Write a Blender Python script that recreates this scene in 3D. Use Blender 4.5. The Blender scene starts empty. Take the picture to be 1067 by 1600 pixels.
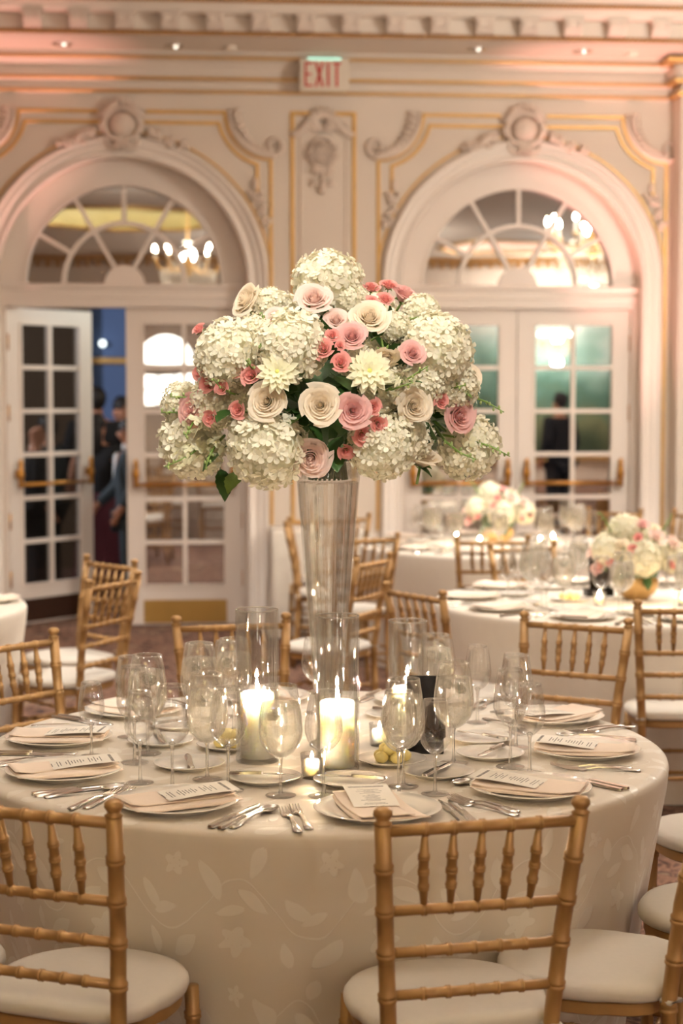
import bpy, math, random
from mathutils import Vector, Matrix

scene = bpy.context.scene
col = scene.collection
R = math.radians
PI = math.pi

# ---------------------------------------------------------------- camera
cam_data = bpy.data.cameras.new('camera')
cam_data.sensor_fit = 'VERTICAL'
cam_data.sensor_height = 36.0
cam_data.lens = 60.75
cam_data.clip_end = 100
cam_data.dof.use_dof = True
cam_data.dof.focus_distance = 4.22
cam_data.dof.aperture_fstop = 2.9
cam = bpy.data.objects.new('camera', cam_data)
col.objects.link(cam)
cam.location = (0, 0, 1.7)
cam.rotation_euler = (R(90) - math.atan(180 / 2700.0), 0, R(-4.5))
scene.camera = cam

# ---------------------------------------------------------------- world, exposure, render settings of the look
world = bpy.data.worlds.new('world')
scene.world = world
world.use_nodes = True
world.node_tree.nodes['Background'].inputs[0].default_value = (0.9, 0.75, 0.6, 1)
world.node_tree.nodes['Background'].inputs[1].default_value = 0.02
vs = scene.view_settings
vs.view_transform = 'Standard'
vs.look = 'None'
vs.gamma = 1
vs.use_curve_mapping = False
vs.exposure = 1.28
scene.cycles.transparent_max_bounces = 40
scene.cycles.max_bounces = 10
scene.cycles.transmission_bounces = 10
scene.cycles.glossy_bounces = 5
scene.cycles.diffuse_bounces = 4
scene.cycles.caustics_reflective = False
scene.cycles.caustics_refractive = False
scene.cycles.sample_clamp_indirect = 4.0
scene.cycles.sample_clamp_direct = 0.0

# ---------------------------------------------------------------- lamps of the room and added fill spots
WARM = (1.0, 0.95, 0.87)
PINK = (1.0, 0.44, 0.38)


def lamp(name, kind, loc, power, color, size=0.1, target=None, angle=60, blend=1.0):
    d = bpy.data.lights.new(name, kind)
    d.energy = power
    d.color = color
    if kind == 'AREA':
        d.shape = 'DISK'
        d.size = size
    else:
        d.shadow_soft_size = size
    if kind == 'SPOT':
        d.spot_size = R(angle)
        d.spot_blend = blend
    o = bpy.data.objects.new(name, d)
    col.objects.link(o)
    o.location = loc
    if target is not None:
        o.rotation_euler = (Vector(target) - Vector(loc)).to_track_quat('-Z', 'Y').to_euler()
    return o


# pin spots on the tall arrangement, from the ceiling track
lamp('pin_spot_lamp', 'SPOT', (0.9, 1.0, 4.38), 195, (1.0, 0.96, 0.88), 0.05, (0.32, 4.5, 1.68), 20, 0.7)
lamp('pin_spot_lamp', 'SPOT', (-1.6, 2.0, 4.38), 95, (1.0, 0.96, 0.88), 0.05, (0.30, 4.5, 1.72), 22, 0.7)
# pin spots on the two low arrangements
lamp('pin_spot_lamp', 'SPOT', (2.2, 5.6, 4.38), 60, (1.0, 0.95, 0.86), 0.04, (1.98, 7.8, 0.98), 16, 0.6)
lamp('pin_spot_lamp', 'SPOT', (2.0, 9.0, 4.38), 200, (1.0, 0.95, 0.86), 0.04, (1.86, 10.89, 0.98), 16, 0.6)
# fill spots added in the ceiling to brighten tables and room
FILL_SPOTS = [(-2.6, 5.0), (0.3, 6.4), (3.2, 5.2), (-2.2, 8.6), (0.6, 9.4), (3.2, 9.2), (-3.5, -0.5), (2.4, -0.8), (6.0, 0.5), (-3.0, -5.0), (1.2, -5.0), (6.2, 4.6)]
for x, y in FILL_SPOTS:
    pw, lean, an = (150, 0.3, 125) if y > 8 else ((60, 0.6, 100) if y > 2 else (75, -1.5, 100))
    lamp('fill_spot_lamp', 'SPOT', (x, y, 4.39), pw, WARM, 0.09, (x, y + lean, 0), an, 1.0)
# pink uplighters against the end piers
lamp('uplight_lamp', 'SPOT', (3.12, 12.18, 0.25), 300, PINK, 0.05, (3.02, 12.50, 4.05), 32, 1.0)
lamp('uplight_lamp', 'SPOT', (-2.0, 12.18, 0.25), 260, PINK, 0.05, (-1.55, 12.50, 4.05), 34, 1.0)
# foyer behind the doors
lamp('foyer_lamp', 'POINT', (-2.9, 14.3, 2.5), 75, (0.86, 0.90, 1.0), 0.12)
lamp('foyer_lamp', 'POINT', (0.9, 14.4, 2.5), 22, (1.0, 0.9, 0.75), 0.12)
lamp('foyer_lamp', 'SPOT', (0.55, 13.35, 2.55), 16, (0.95, 1.0, 0.90), 0.02, (-1.1, 13.2, 1.75), 50, 0.3)


# ---------------------------------------------------------------- materials
def srgb(c):
    return tuple(((v / 255.0) / 12.92 if v / 255.0 <= 0.04045 else ((v / 255.0 + 0.055) / 1.055) ** 2.4) for v in c) + (1.0,)


def principled(name):
    m = bpy.data.materials.new(name)
    m.use_nodes = True
    return m, m.node_tree.nodes, m.node_tree.links, m.node_tree.nodes['Principled BSDF']


def pm(name, rgb, rough=0.5, metal=0.0, noise=18.0, amount=0.07, bump=0.0, sss=0.0, sss_radius=(0.01, 0.006, 0.004), spec=0.5, sheen=0.0, coat=0.0, trans=0.0):
    m, n, l, b = principled(name)
    base = srgb(rgb)
    tc = n.new('ShaderNodeTexCoord')
    nz = n.new('ShaderNodeTexNoise')
    nz.inputs['Scale'].default_value = noise
    nz.inputs['Detail'].default_value = 4
    l.new(tc.outputs['Object'], nz.inputs['Vector'])
    mx = n.new('ShaderNodeMix')
    mx.data_type = 'RGBA'
    mx.inputs[6].default_value = tuple(v * (1 - amount) for v in base[:3]) + (1,)
    mx.inputs[7].default_value = tuple(min(1, v * (1 + amount)) for v in base[:3]) + (1,)
    l.new(nz.outputs['Fac'], mx.inputs[0])
    l.new(mx.outputs[2], b.inputs['Base Color'])
    b.inputs['Roughness'].default_value = rough
    b.inputs['Metallic'].default_value = metal
    b.inputs['Specular IOR Level'].default_value = spec
    b.inputs['Sheen Weight'].default_value = sheen
    b.inputs['Coat Weight'].default_value = coat
    b.inputs['Transmission Weight'].default_value = trans
    if sss:
        b.inputs['Subsurface Weight'].default_value = sss
        b.inputs['Subsurface Radius'].default_value = sss_radius
        b.inputs['Subsurface Scale'].default_value = 1.0
    if bump:
        bp = n.new('ShaderNodeBump')
        bp.inputs['Strength'].default_value = bump
        bp.inputs['Distance'].default_value = 0.004
        l.new(nz.outputs['Fac'], bp.inputs['Height'])
        l.new(bp.outputs['Normal'], b.inputs['Normal'])
    return m


def petal_mat(name, rgb, tip=None, transl=0.35):
    """soft petal: diffuse plus translucent, colour drifting with a little noise"""
    m, n, l, b = principled(name)
    tc = n.new('ShaderNodeTexCoord')
    nz = n.new('ShaderNodeTexNoise')
    nz.inputs['Scale'].default_value = 30
    l.new(tc.outputs['Object'], nz.inputs['Vector'])
    mx = n.new('ShaderNodeMix')
    mx.data_type = 'RGBA'
    mx.inputs[6].default_value = srgb(rgb)
    mx.inputs[7].default_value = srgb(tip or rgb)
    l.new(nz.outputs['Fac'], mx.inputs[0])
    l.new(mx.outputs[2], b.inputs['Base Color'])
    b.inputs['Roughness'].default_value = 0.6
    b.inputs['Specular IOR Level'].default_value = 0.25
    tr = n.new('ShaderNodeBsdfTranslucent')
    l.new(mx.outputs[2], tr.inputs['Color'])
    ms = n.new('ShaderNodeMixShader')
    ms.inputs[0].default_value = transl
    l.new(b.outputs[0], ms.inputs[1])
    l.new(tr.outputs[0], ms.inputs[2])
    l.new(ms.outputs[0], n['Material Output'].inputs['Surface'])
    return m


def thin_glass(name, tint=(0.97, 0.97, 0.96), boost=1.0, base=0.0, rough=0.0, streak=0.0, cap=0.32):
    """thin-walled glass: clear, reflecting by Fresnel"""
    m = bpy.data.materials.new(name)
    m.use_nodes = True
    n, l = m.node_tree.nodes, m.node_tree.links
    n.clear()
    out = n.new('ShaderNodeOutputMaterial')
    tr = n.new('ShaderNodeBsdfTransparent')
    tr.inputs[0].default_value = tint + (1,)
    gl = n.new('ShaderNodeBsdfGlossy')
    gl.inputs['Roughness'].default_value = rough
    fr = n.new('ShaderNodeFresnel')
    fr.inputs['IOR'].default_value = 1.5
    ma = n.new('ShaderNodeMath')
    ma.operation = 'MULTIPLY_ADD'
    ma.use_clamp = True
    ma.inputs[1].default_value = boost
    ma.inputs[2].default_value = base
    l.new(fr.outputs[0], ma.inputs[0])
    if streak:
        tc = n.new('ShaderNodeTexCoord')
        nz = n.new('ShaderNodeTexNoise')
        nz.inputs['Scale'].default_value = streak
        bp = n.new('ShaderNodeBump')
        bp.inputs['Strength'].default_value = 0.05
        bp.inputs['Distance'].default_value = 0.02
        l.new(tc.outputs['Object'], nz.inputs['Vector'])
        l.new(nz.outputs['Fac'], bp.inputs['Height'])
        l.new(bp.outputs[0], gl.inputs['Normal'])
    ms = n.new('ShaderNodeMixShader')
    mi = n.new('ShaderNodeMath')
    mi.operation = 'MINIMUM'
    mi.inputs[1].default_value = cap
    l.new(ma.outputs[0], mi.inputs[0])
    l.new(mi.outputs[0], ms.inputs[0])
    l.new(tr.outputs[0], ms.inputs[1])
    l.new(gl.outputs[0], ms.inputs[2])
    l.new(ms.outputs[0], out.inputs[0])
    return m


def emit_mat(name, rgb, strength):
    m = bpy.data.materials.new(name)
    m.use_nodes = True
    n, l = m.node_tree.nodes, m.node_tree.links
    n.clear()
    out = n.new('ShaderNodeOutputMaterial')
    e = n.new('ShaderNodeEmission')
    e.inputs[0].default_value = tuple(rgb) + (1,)
    e.inputs[1].default_value = strength
    l.new(e.outputs[0], out.inputs[0])
    return m


def water_mat(name, rgb, milky, rough, ior=1.33, clear=0.45):
    """water in a chilled glass: refracting, slightly clouded"""
    m = bpy.data.materials.new(name)
    m.use_nodes = True
    n, l = m.node_tree.nodes, m.node_tree.links
    n.clear()
    out = n.new('ShaderNodeOutputMaterial')
    g = n.new('ShaderNodeBsdfGlass')
    g.inputs['IOR'].default_value = ior
    g.inputs['Roughness'].default_value = rough
    g.inputs['Color'].default_value = srgb(rgb)
    tc = n.new('ShaderNodeTexCoord')
    nz = n.new('ShaderNodeTexNoise')
    nz.inputs['Scale'].default_value = 28
    l.new(tc.outputs['Object'], nz.inputs['Vector'])
    bp = n.new('ShaderNodeBump')
    bp.inputs['Strength'].default_value = 0.15
    bp.inputs['Distance'].default_value = 0.01
    l.new(nz.outputs['Fac'], bp.inputs['Height'])
    if milky > 0.02:
        l.new(bp.outputs[0], g.inputs['Normal'])
    t = n.new('ShaderNodeBsdfTransparent')
    ms = n.new('ShaderNodeMixShader')
    ms.inputs[0].default_value = clear
    l.new(g.outputs[0], ms.inputs[1])
    l.new(t.outputs[0], ms.inputs[2])
    d = n.new('ShaderNodeBsdfTranslucent')
    d.inputs[0].default_value = srgb((255, 248, 232))
    m2 = n.new('ShaderNodeMixShader')
    m2.inputs[0].default_value = milky
    l.new(ms.outputs[0], m2.inputs[1])
    l.new(d.outputs[0], m2.inputs[2])
    l.new(m2.outputs[0], out.inputs[0])
    return m


def ramp_mat(name, stops, scale, detail=3, rough=0.9, kind='NOISE', stretch=(1, 1, 1), distort=0.0, zgrad=None):
    m, n, l, b = principled(name)
    tc = n.new('ShaderNodeTexCoord')
    mp = n.new('ShaderNodeMapping')
    mp.inputs['Scale'].default_value = stretch
    l.new(tc.outputs['Object'], mp.inputs[0])
    if kind == 'NOISE':
        t = n.new('ShaderNodeTexNoise')
        t.inputs['Detail'].default_value = detail
        t.inputs['Distortion'].default_value = distort
        fac = t.outputs['Fac']
    else:
        t = n.new('ShaderNodeTexVoronoi')
        fac = t.outputs['Distance']
    t.inputs['Scale'].default_value = scale
    l.new(mp.outputs[0], t.inputs['Vector'])
    if zgrad:
        sp = n.new('ShaderNodeSeparateXYZ')
        l.new(tc.outputs['Object'], sp.inputs[0])
        mr = n.new('ShaderNodeMapRange')
        mr.inputs[1].default_value, mr.inputs[2].default_value = zgrad
        l.new(sp.outputs[2], mr.inputs[0])
        mm = n.new('ShaderNodeMath')
        mm.operation = 'MULTIPLY_ADD'
        mm.inputs[1].default_value = 0.55
        l.new(mr.outputs[0], mm.inputs[0])
        m3 = n.new('ShaderNodeMath')
        m3.operation = 'MULTIPLY'
        m3.inputs[1].default_value = 0.5
        l.new(fac, m3.inputs[0])
        l.new(m3.outputs[0], mm.inputs[2])
        fac = mm.outputs[0]
    cr = n.new('ShaderNodeValToRGB')
    el = cr.color_ramp.elements
    while len(el) < len(stops):
        el.new(0.5)
    for e, (p, c) in zip(el, stops):
        e.position = p
        e.color = srgb(c)
    l.new(fac, cr.inputs[0])
    l.new(cr.outputs[0], b.inputs['Base Color'])
    b.inputs['Roughness'].default_value = rough
    b.inputs['Specular IOR Level'].default_value = 0.2
    return m


def damask_mat(name, rgb, rgb2):
    """ivory cloth with a tone-on-tone woven vine: curling stem, leaves and open flowers (UV in metres)"""
    m, n, l, b = principled(name)
    uv = n.new('ShaderNodeUVMap')
    nz = n.new('ShaderNodeTexNoise')
    nz.inputs['Scale'].default_value = 7.0
    nz.inputs['Detail'].default_value = 1
    l.new(uv.outputs[0], nz.inputs['Vector'])
    off = n.new('ShaderNodeVectorMath')
    off.operation = 'MULTIPLY_ADD'
    off.inputs[1].default_value = (0.07, 0.07, 0)
    l.new(nz.outputs['Color'], off.inputs[0])
    l.new(uv.outputs[0], off.inputs[2])
    sp = n.new('ShaderNodeSeparateXYZ')
    l.new(off.outputs[0], sp.inputs[0])

    def mt(op, *a):
        k = n.new('ShaderNodeMath')
        k.operation = op
        for i, s_ in enumerate(a):
            if isinstance(s_, (int, float)):
                k.inputs[i].default_value = s_
            else:
                l.new(s_, k.inputs[i])
        return k.outputs[0]
    PU, PV = 0.34, 0.30
    vq = mt('DIVIDE', sp.outputs[1], PV)
    row = mt('FLOOR', vq)
    y = mt('MULTIPLY', mt('SUBTRACT', mt('SUBTRACT', vq, row), 0.5), PV)
    uq = mt('ADD', mt('DIVIDE', sp.outputs[0], PU), mt('MULTIPLY', row, 0.37))
    x = mt('MULTIPLY', mt('SUBTRACT', mt('FRACT', uq), 0.5), PU)

    def soft(d, w):
        r = n.new('ShaderNodeMapRange')
        r.inputs[1].default_value = w
        r.inputs[2].default_value = -w
        l.new(d, r.inputs[0])
        return r.outputs[0]

    def leaf(cx, cy, ang, la, wb):
        c, s_ = math.cos(ang), math.sin(ang)
        dx, dy = mt('SUBTRACT', x, cx), mt('SUBTRACT', y, cy)
        p = mt('ADD', mt('MULTIPLY', dx, c), mt('MULTIPLY', dy, s_))
        q = mt('ABSOLUTE', mt('SUBTRACT', mt('MULTIPLY', dy, c), mt('MULTIPLY', dx, s_)))
        # pointed leaf: |q| < wb * (1 - (p / la)^2)
        lim = mt('MULTIPLY', mt('SUBTRACT', 1.0, mt('POWER', mt('DIVIDE', mt('ABSOLUTE', p), la), 2.0)), wb)
        rib = mt('MULTIPLY', mt('LESS_THAN', q, 0.0012), 0.004)
        return soft(mt('ADD', mt('SUBTRACT', q, lim), rib), 0.0016)
    # curling stem
    st = mt('ABSOLUTE', mt('SUBTRACT', y, mt('MULTIPLY', mt('SINE', mt('MULTIPLY', x, 2 * PI / PU)), 0.075)))
    masks = [soft(mt('SUBTRACT', st, 0.0022), 0.0014)]
    for a in [(-0.12, 0.005, 2.2, 0.042, 0.018), (-0.05, -0.105, 0.7, 0.046, 0.020), (-0.085, -0.02, 0.5, 0.036, 0.015), (0.02, 0.055, 1.9, 0.044, 0.019), (0.115, 0.02, -0.7, 0.046, 0.019), (0.06, -0.01, 0.3, 0.034, 0.014), (0.13, 0.105, 1.1, 0.036, 0.015), (-0.14, -0.11, 1.7, 0.034, 0.014)]:
        masks.append(leaf(*a))
    for cx, cy, rad in ((0.075, -0.085, 0.034), (-0.045, 0.095, 0.026)):
        dx, dy = mt('SUBTRACT', x, cx), mt('SUBTRACT', y, cy)
        rr = mt('SQRT', mt('ADD', mt('MULTIPLY', dx, dx), mt('MULTIPLY', dy, dy)))
        an = mt('ARCTAN2', dy, dx)
        lim = mt('MULTIPLY_ADD', mt('COSINE', mt('MULTIPLY', an, 5.0)), rad * 0.22, rad * 0.8)
        ring = mt('MULTIPLY', mt('LESS_THAN', mt('ABSOLUTE', mt('SUBTRACT', rr, rad * 0.38)), 0.002), 0.006)
        masks.append(soft(mt('ADD', mt('SUBTRACT', rr, lim), ring), 0.0016))
    cur = masks[0]
    for o in masks[1:]:
        cur = mt('MAXIMUM', cur, o)
    mx = n.new('ShaderNodeMix')
    mx.data_type = 'RGBA'
    mx.inputs[6].default_value = srgb(rgb)
    mx.inputs[7].default_value = srgb(rgb2)
    l.new(cur, mx.inputs[0])
    l.new(mx.outputs[2], b.inputs['Base Color'])
    rr = n.new('ShaderNodeMapRange')
    rr.inputs[3].default_value = 0.60
    rr.inputs[4].default_value = 0.42
    l.new(cur, rr.inputs[0])
    l.new(rr.outputs[0], b.inputs['Roughness'])
    b.inputs['Sheen Weight'].default_value = 0.25
    bp = n.new('ShaderNodeBump')
    bp.inputs['Strength'].default_value = 0.25
    bp.inputs['Distance'].default_value = 0.002
    l.new(cur, bp.inputs['Height'])
    l.new(bp.outputs[0], b.inputs['Normal'])
    return m


def menu_mat(name):
    """printed card: a script heading and short centred lines (UV 0..1)"""
    m, n, l, b = principled(name)
    uv = n.new('ShaderNodeUVMap')
    sp = n.new('ShaderNodeSeparateXYZ')
    l.new(uv.outputs[0], sp.inputs[0])

    def math_(op, a, bb=None, c=None):
        k = n.new('ShaderNodeMath')
        k.operation = op
        for i, s in enumerate((a, bb, c)):
            if s is None:
                continue
            if isinstance(s, (int, float)):
                k.inputs[i].default_value = s
            else:
                l.new(s, k.inputs[i])
        return k.outputs[0]
    u, v = sp.outputs[0], sp.outputs[1]
    rows = math_('MULTIPLY', v, 24.0)
    frac = math_('FRACT', rows)
    idx = math_('FLOOR', rows)
    wn = n.new('ShaderNodeTexWhiteNoise')
    wn.noise_dimensions = '1D'
    l.new(idx, wn.inputs['W'])
    half = math_('MULTIPLY_ADD', wn.outputs['Value'], 0.34, -0.04)
    du = math_('ABSOLUTE', math_('SUBTRACT', u, 0.5))
    inrow = math_('MULTIPLY', math_('LESS_THAN', du, half), math_('LESS_THAN', frac, 0.34))
    body = math_('MULTIPLY', inrow, math_('LESS_THAN', v, 0.76))
    cmb = n.new('ShaderNodeCombineXYZ')
    l.new(math_('MULTIPLY', u, 60.0), cmb.inputs[0])
    l.new(idx, cmb.inputs[1])
    nz = n.new('ShaderNodeTexNoise')
    nz.inputs['Scale'].default_value = 1.0
    l.new(cmb.outputs[0], nz.inputs['Vector'])
    body = math_('MULTIPLY', body, math_('GREATER_THAN', nz.outputs['Fac'], 0.42))
    head = math_('MULTIPLY', math_('LESS_THAN', math_('ABSOLUTE', math_('SUBTRACT', v, 0.87)), 0.022), math_('LESS_THAN', du, 0.40))
    head = math_('MULTIPLY', head, math_('GREATER_THAN', nz.outputs['Fac'], 0.45))
    ink = math_('MAXIMUM', body, head)
    mx = n.new('ShaderNodeMix')
    mx.data_type = 'RGBA'
    mx.inputs[6].default_value = srgb((246, 240, 230))
    mx.inputs[7].default_value = srgb((104, 97, 92))
    l.new(ink, mx.inputs[0])
    l.new(mx.outputs[2], b.inputs['Base Color'])
    b.inputs['Roughness'].default_value = 0.7
    return m


M = {}
M['wall'] = pm('cream_wall_paint', (226, 213, 199), 0.7, noise=2.5, amount=0.03)
M['white_paint'] = pm('white_gloss_paint', (238, 227, 217), 0.42, noise=3, amount=0.02)
M['plaster'] = pm('ornament_plaster', (222, 206, 192), 0.7, noise=12, amount=0.06)
M['gold'] = pm('gilded_moulding', (220, 178, 112), 0.36, metal=0.5, noise=14, amount=0.15)
M['gold_dull'] = pm('aged_gilding', (190, 140, 78), 0.42, metal=0.5, noise=20, amount=0.2)
M['brass'] = pm('polished_brass', (196, 142, 72), 0.28, metal=0.9, noise=10, amount=0.1)
M['kick'] = pm('brushed_brass_sheet', (196, 160, 92), 0.38, metal=0.6, noise=6, amount=0.1)
M['kick_shaded'] = pm('shaded_brass_sheet', (70, 46, 34), 0.45, metal=0.4, noise=6, amount=0.1)  # brass kick plate of the open leaf, its shade painted into the colour
M['chair'] = pm('gold_painted_wood', (170, 132, 84), 0.42, metal=0.3, noise=26, amount=0.16)
M['cushion'] = pm('ivory_cushion_cloth', (206, 198, 187), 0.85, noise=60, amount=0.03, bump=0.1, sheen=0.2)
M['cloth'] = damask_mat('ivory_damask', (224, 213, 198), (236, 228, 216))
M['cloth_far'] = pm('ivory_cloth', (232, 222, 208), 0.8, noise=30, amount=0.04, sheen=0.2)
M['napkin'] = pm('blush_napkin_cloth', (243, 224, 207), 0.85, noise=90, amount=0.03, bump=0.12, sheen=0.2)
M['china'] = pm('white_china', (246, 240, 230), 0.12, noise=4, amount=0.01, coat=0.4)
M['steel'] = pm('polished_silver', (222, 218, 212), 0.22, metal=1.0, noise=30, amount=0.05)
M['glass'] = thin_glass('clear_thin_glass', (0.99, 0.99, 0.985), boost=1.7, base=0.04, cap=0.46)
M['glass_heavy'] = thin_glass('clear_heavy_glass', (0.96, 0.96, 0.95), boost=1.8, base=0.03, streak=9)
M['stem_glass'] = water_mat('solid_glass_stem', (250, 250, 248), 0.0, 0.0, 1.45)
M['pane'] = thin_glass('door_pane_glass', (0.80, 0.80, 0.78), boost=1.0, base=0.72, streak=1.2, cap=0.9)
M['pane_open'] = thin_glass('open_door_pane_glass', (0.80, 0.80, 0.78), boost=0.6, base=0.04)
M['water'] = water_mat('iced_water', (252, 252, 248), 0.20, 0.06, clear=0.66)
M['vase_water'] = water_mat('vase_water', (250, 250, 246), 0.0, 0.0, clear=0.55)
M['ice'] = water_mat('ice_cube', (252, 252, 250), 0.25, 0.1, 1.31)
M['wax'] = pm('ivory_wax', (255, 242, 228), 0.5, noise=8, amount=0.02, sss=1.0, sss_radius=(0.14, 0.11, 0.075))
M['wick'] = pm('burnt_wick', (40, 30, 24), 0.9)
M['flame'] = emit_mat('candle_flame', (1.0, 0.80, 0.58), 1200)
M['bulb'] = emit_mat('lamp_bulb', (1.0, 0.82, 0.58), 60)
M['butter'] = pm('pale_butter', (252, 230, 150), 0.4, noise=40, amount=0.05)
M['black'] = pm('black_acrylic', (16, 15, 15), 0.2, noise=10, amount=0.1)
M['paper'] = menu_mat('printed_menu_card')
M['carpet'] = None
M['leaf'] = pm('dark_green_leaf', (52, 84, 34), 0.45, noise=30, amount=0.25)
M['bud'] = pm('pale_green_bud', (150, 166, 104), 0.6, noise=30, amount=0.2)
M['leaf_light'] = pm('fresh_green_leaf', (112, 142, 66), 0.5, noise=30, amount=0.2)
M['stem'] = pm('green_stem', (86, 116, 52), 0.5, noise=30, amount=0.2)
M['core'] = pm('shaded_flower_core', (150, 158, 104), 0.8, noise=20, amount=0.2)
M['hydrangea'] = petal_mat('hydrangea_petal', (248, 243, 224), (242, 237, 214), 0.25)
M['rose_cream'] = petal_mat('cream_rose_petal', (252, 242, 224), (250, 236, 214))
M['rose_pink'] = petal_mat('pink_rose_petal', (245, 206, 200), (240, 190, 186))
M['rose_blush'] = petal_mat('blush_rose_petal', (250, 230, 220), (247, 220, 210))
M['spray_pink'] = petal_mat('deep_pink_petal', (243, 180, 172), (236, 160, 154))
M['dahlia'] = petal_mat('dahlia_petal', (252, 249, 226), (249, 246, 212))
M['dahlia_eye'] = pm('dahlia_eye', (206, 208, 112), 0.7)
M['stock'] = petal_mat('stock_floret', (244, 240, 214), (232, 232, 196))
M['exit_box'] = pm('exit_sign_housing', (226, 214, 196), 0.5)
M['exit_red'] = pm('exit_sign_red', (206, 34, 30), 0.5)
M['exit_glow'] = emit_mat('exit_sign_lamp', (0.55, 1.0, 0.75), 0.55)
M['blue_wall'] = pm('blue_foyer_paint', (96, 122, 170), 0.7, noise=2, amount=0.06)
M['foyer'] = pm('foyer_brown_paint', (92, 72, 52), 0.7, noise=2, amount=0.08)
M['window_glow'] = emit_mat('bright_window', (1.0, 0.93, 0.80), 3.0)
M['crystal'] = pm('cut_crystal', (255, 244, 226), 0.08, metal=0.0, noise=20, amount=0.05, spec=1.0, coat=1.0)
M['bowl_gold'] = pm('gold_bowl_glaze', (200, 164, 108), 0.36, metal=0.6, noise=12, amount=0.12)
M['skin'] = pm('skin', (196, 140, 112), 0.6, noise=20, amount=0.06)
M['hair'] = pm('dark_hair', (30, 22, 18), 0.6, noise=60, amount=0.3)
M['suit_black'] = pm('black_suit_cloth', (20, 19, 21), 0.85, noise=60, amount=0.1)
M['suit_grey'] = pm('slate_suit_cloth', (58, 70, 78), 0.85, noise=60, amount=0.1)
M['burgundy'] = pm('burgundy_dress_cloth', (86, 26, 44), 0.7, noise=60, amount=0.1)
M['shirt'] = pm('white_shirt_cloth', (232, 230, 226), 0.8, noise=60, amount=0.03)
M['plastic'] = pm('white_plastic', (232, 220, 204), 0.5)
M['can'] = pm('black_lamp_can', (22, 20, 20), 0.5)
M['cove'] = pm('yellow_lit_dome_paint', (236, 226, 188), 0.8, noise=2, amount=0.05)  # the cove's yellow light is put into the dome colour
M['carpet'] = ramp_mat('patterned_carpet', [(0.30, (40, 36, 42)), (0.42, (98, 72, 62)), (0.52, (146, 112, 94)), (0.60, (84, 62, 58)), (0.70, (176, 152, 126))], 9.0, detail=3, rough=1.0, distort=1.5)
M['mural'] = ramp_mat('landscape_mural', [(0.25, (62, 76, 58)), (0.38, (112, 118, 88)), (0.50, (78, 110, 96)), (0.62, (132, 162, 152)), (0.75, (186, 198, 192))], 1.1, detail=5, rough=0.8, zgrad=(-1.5, 1.5))


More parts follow.
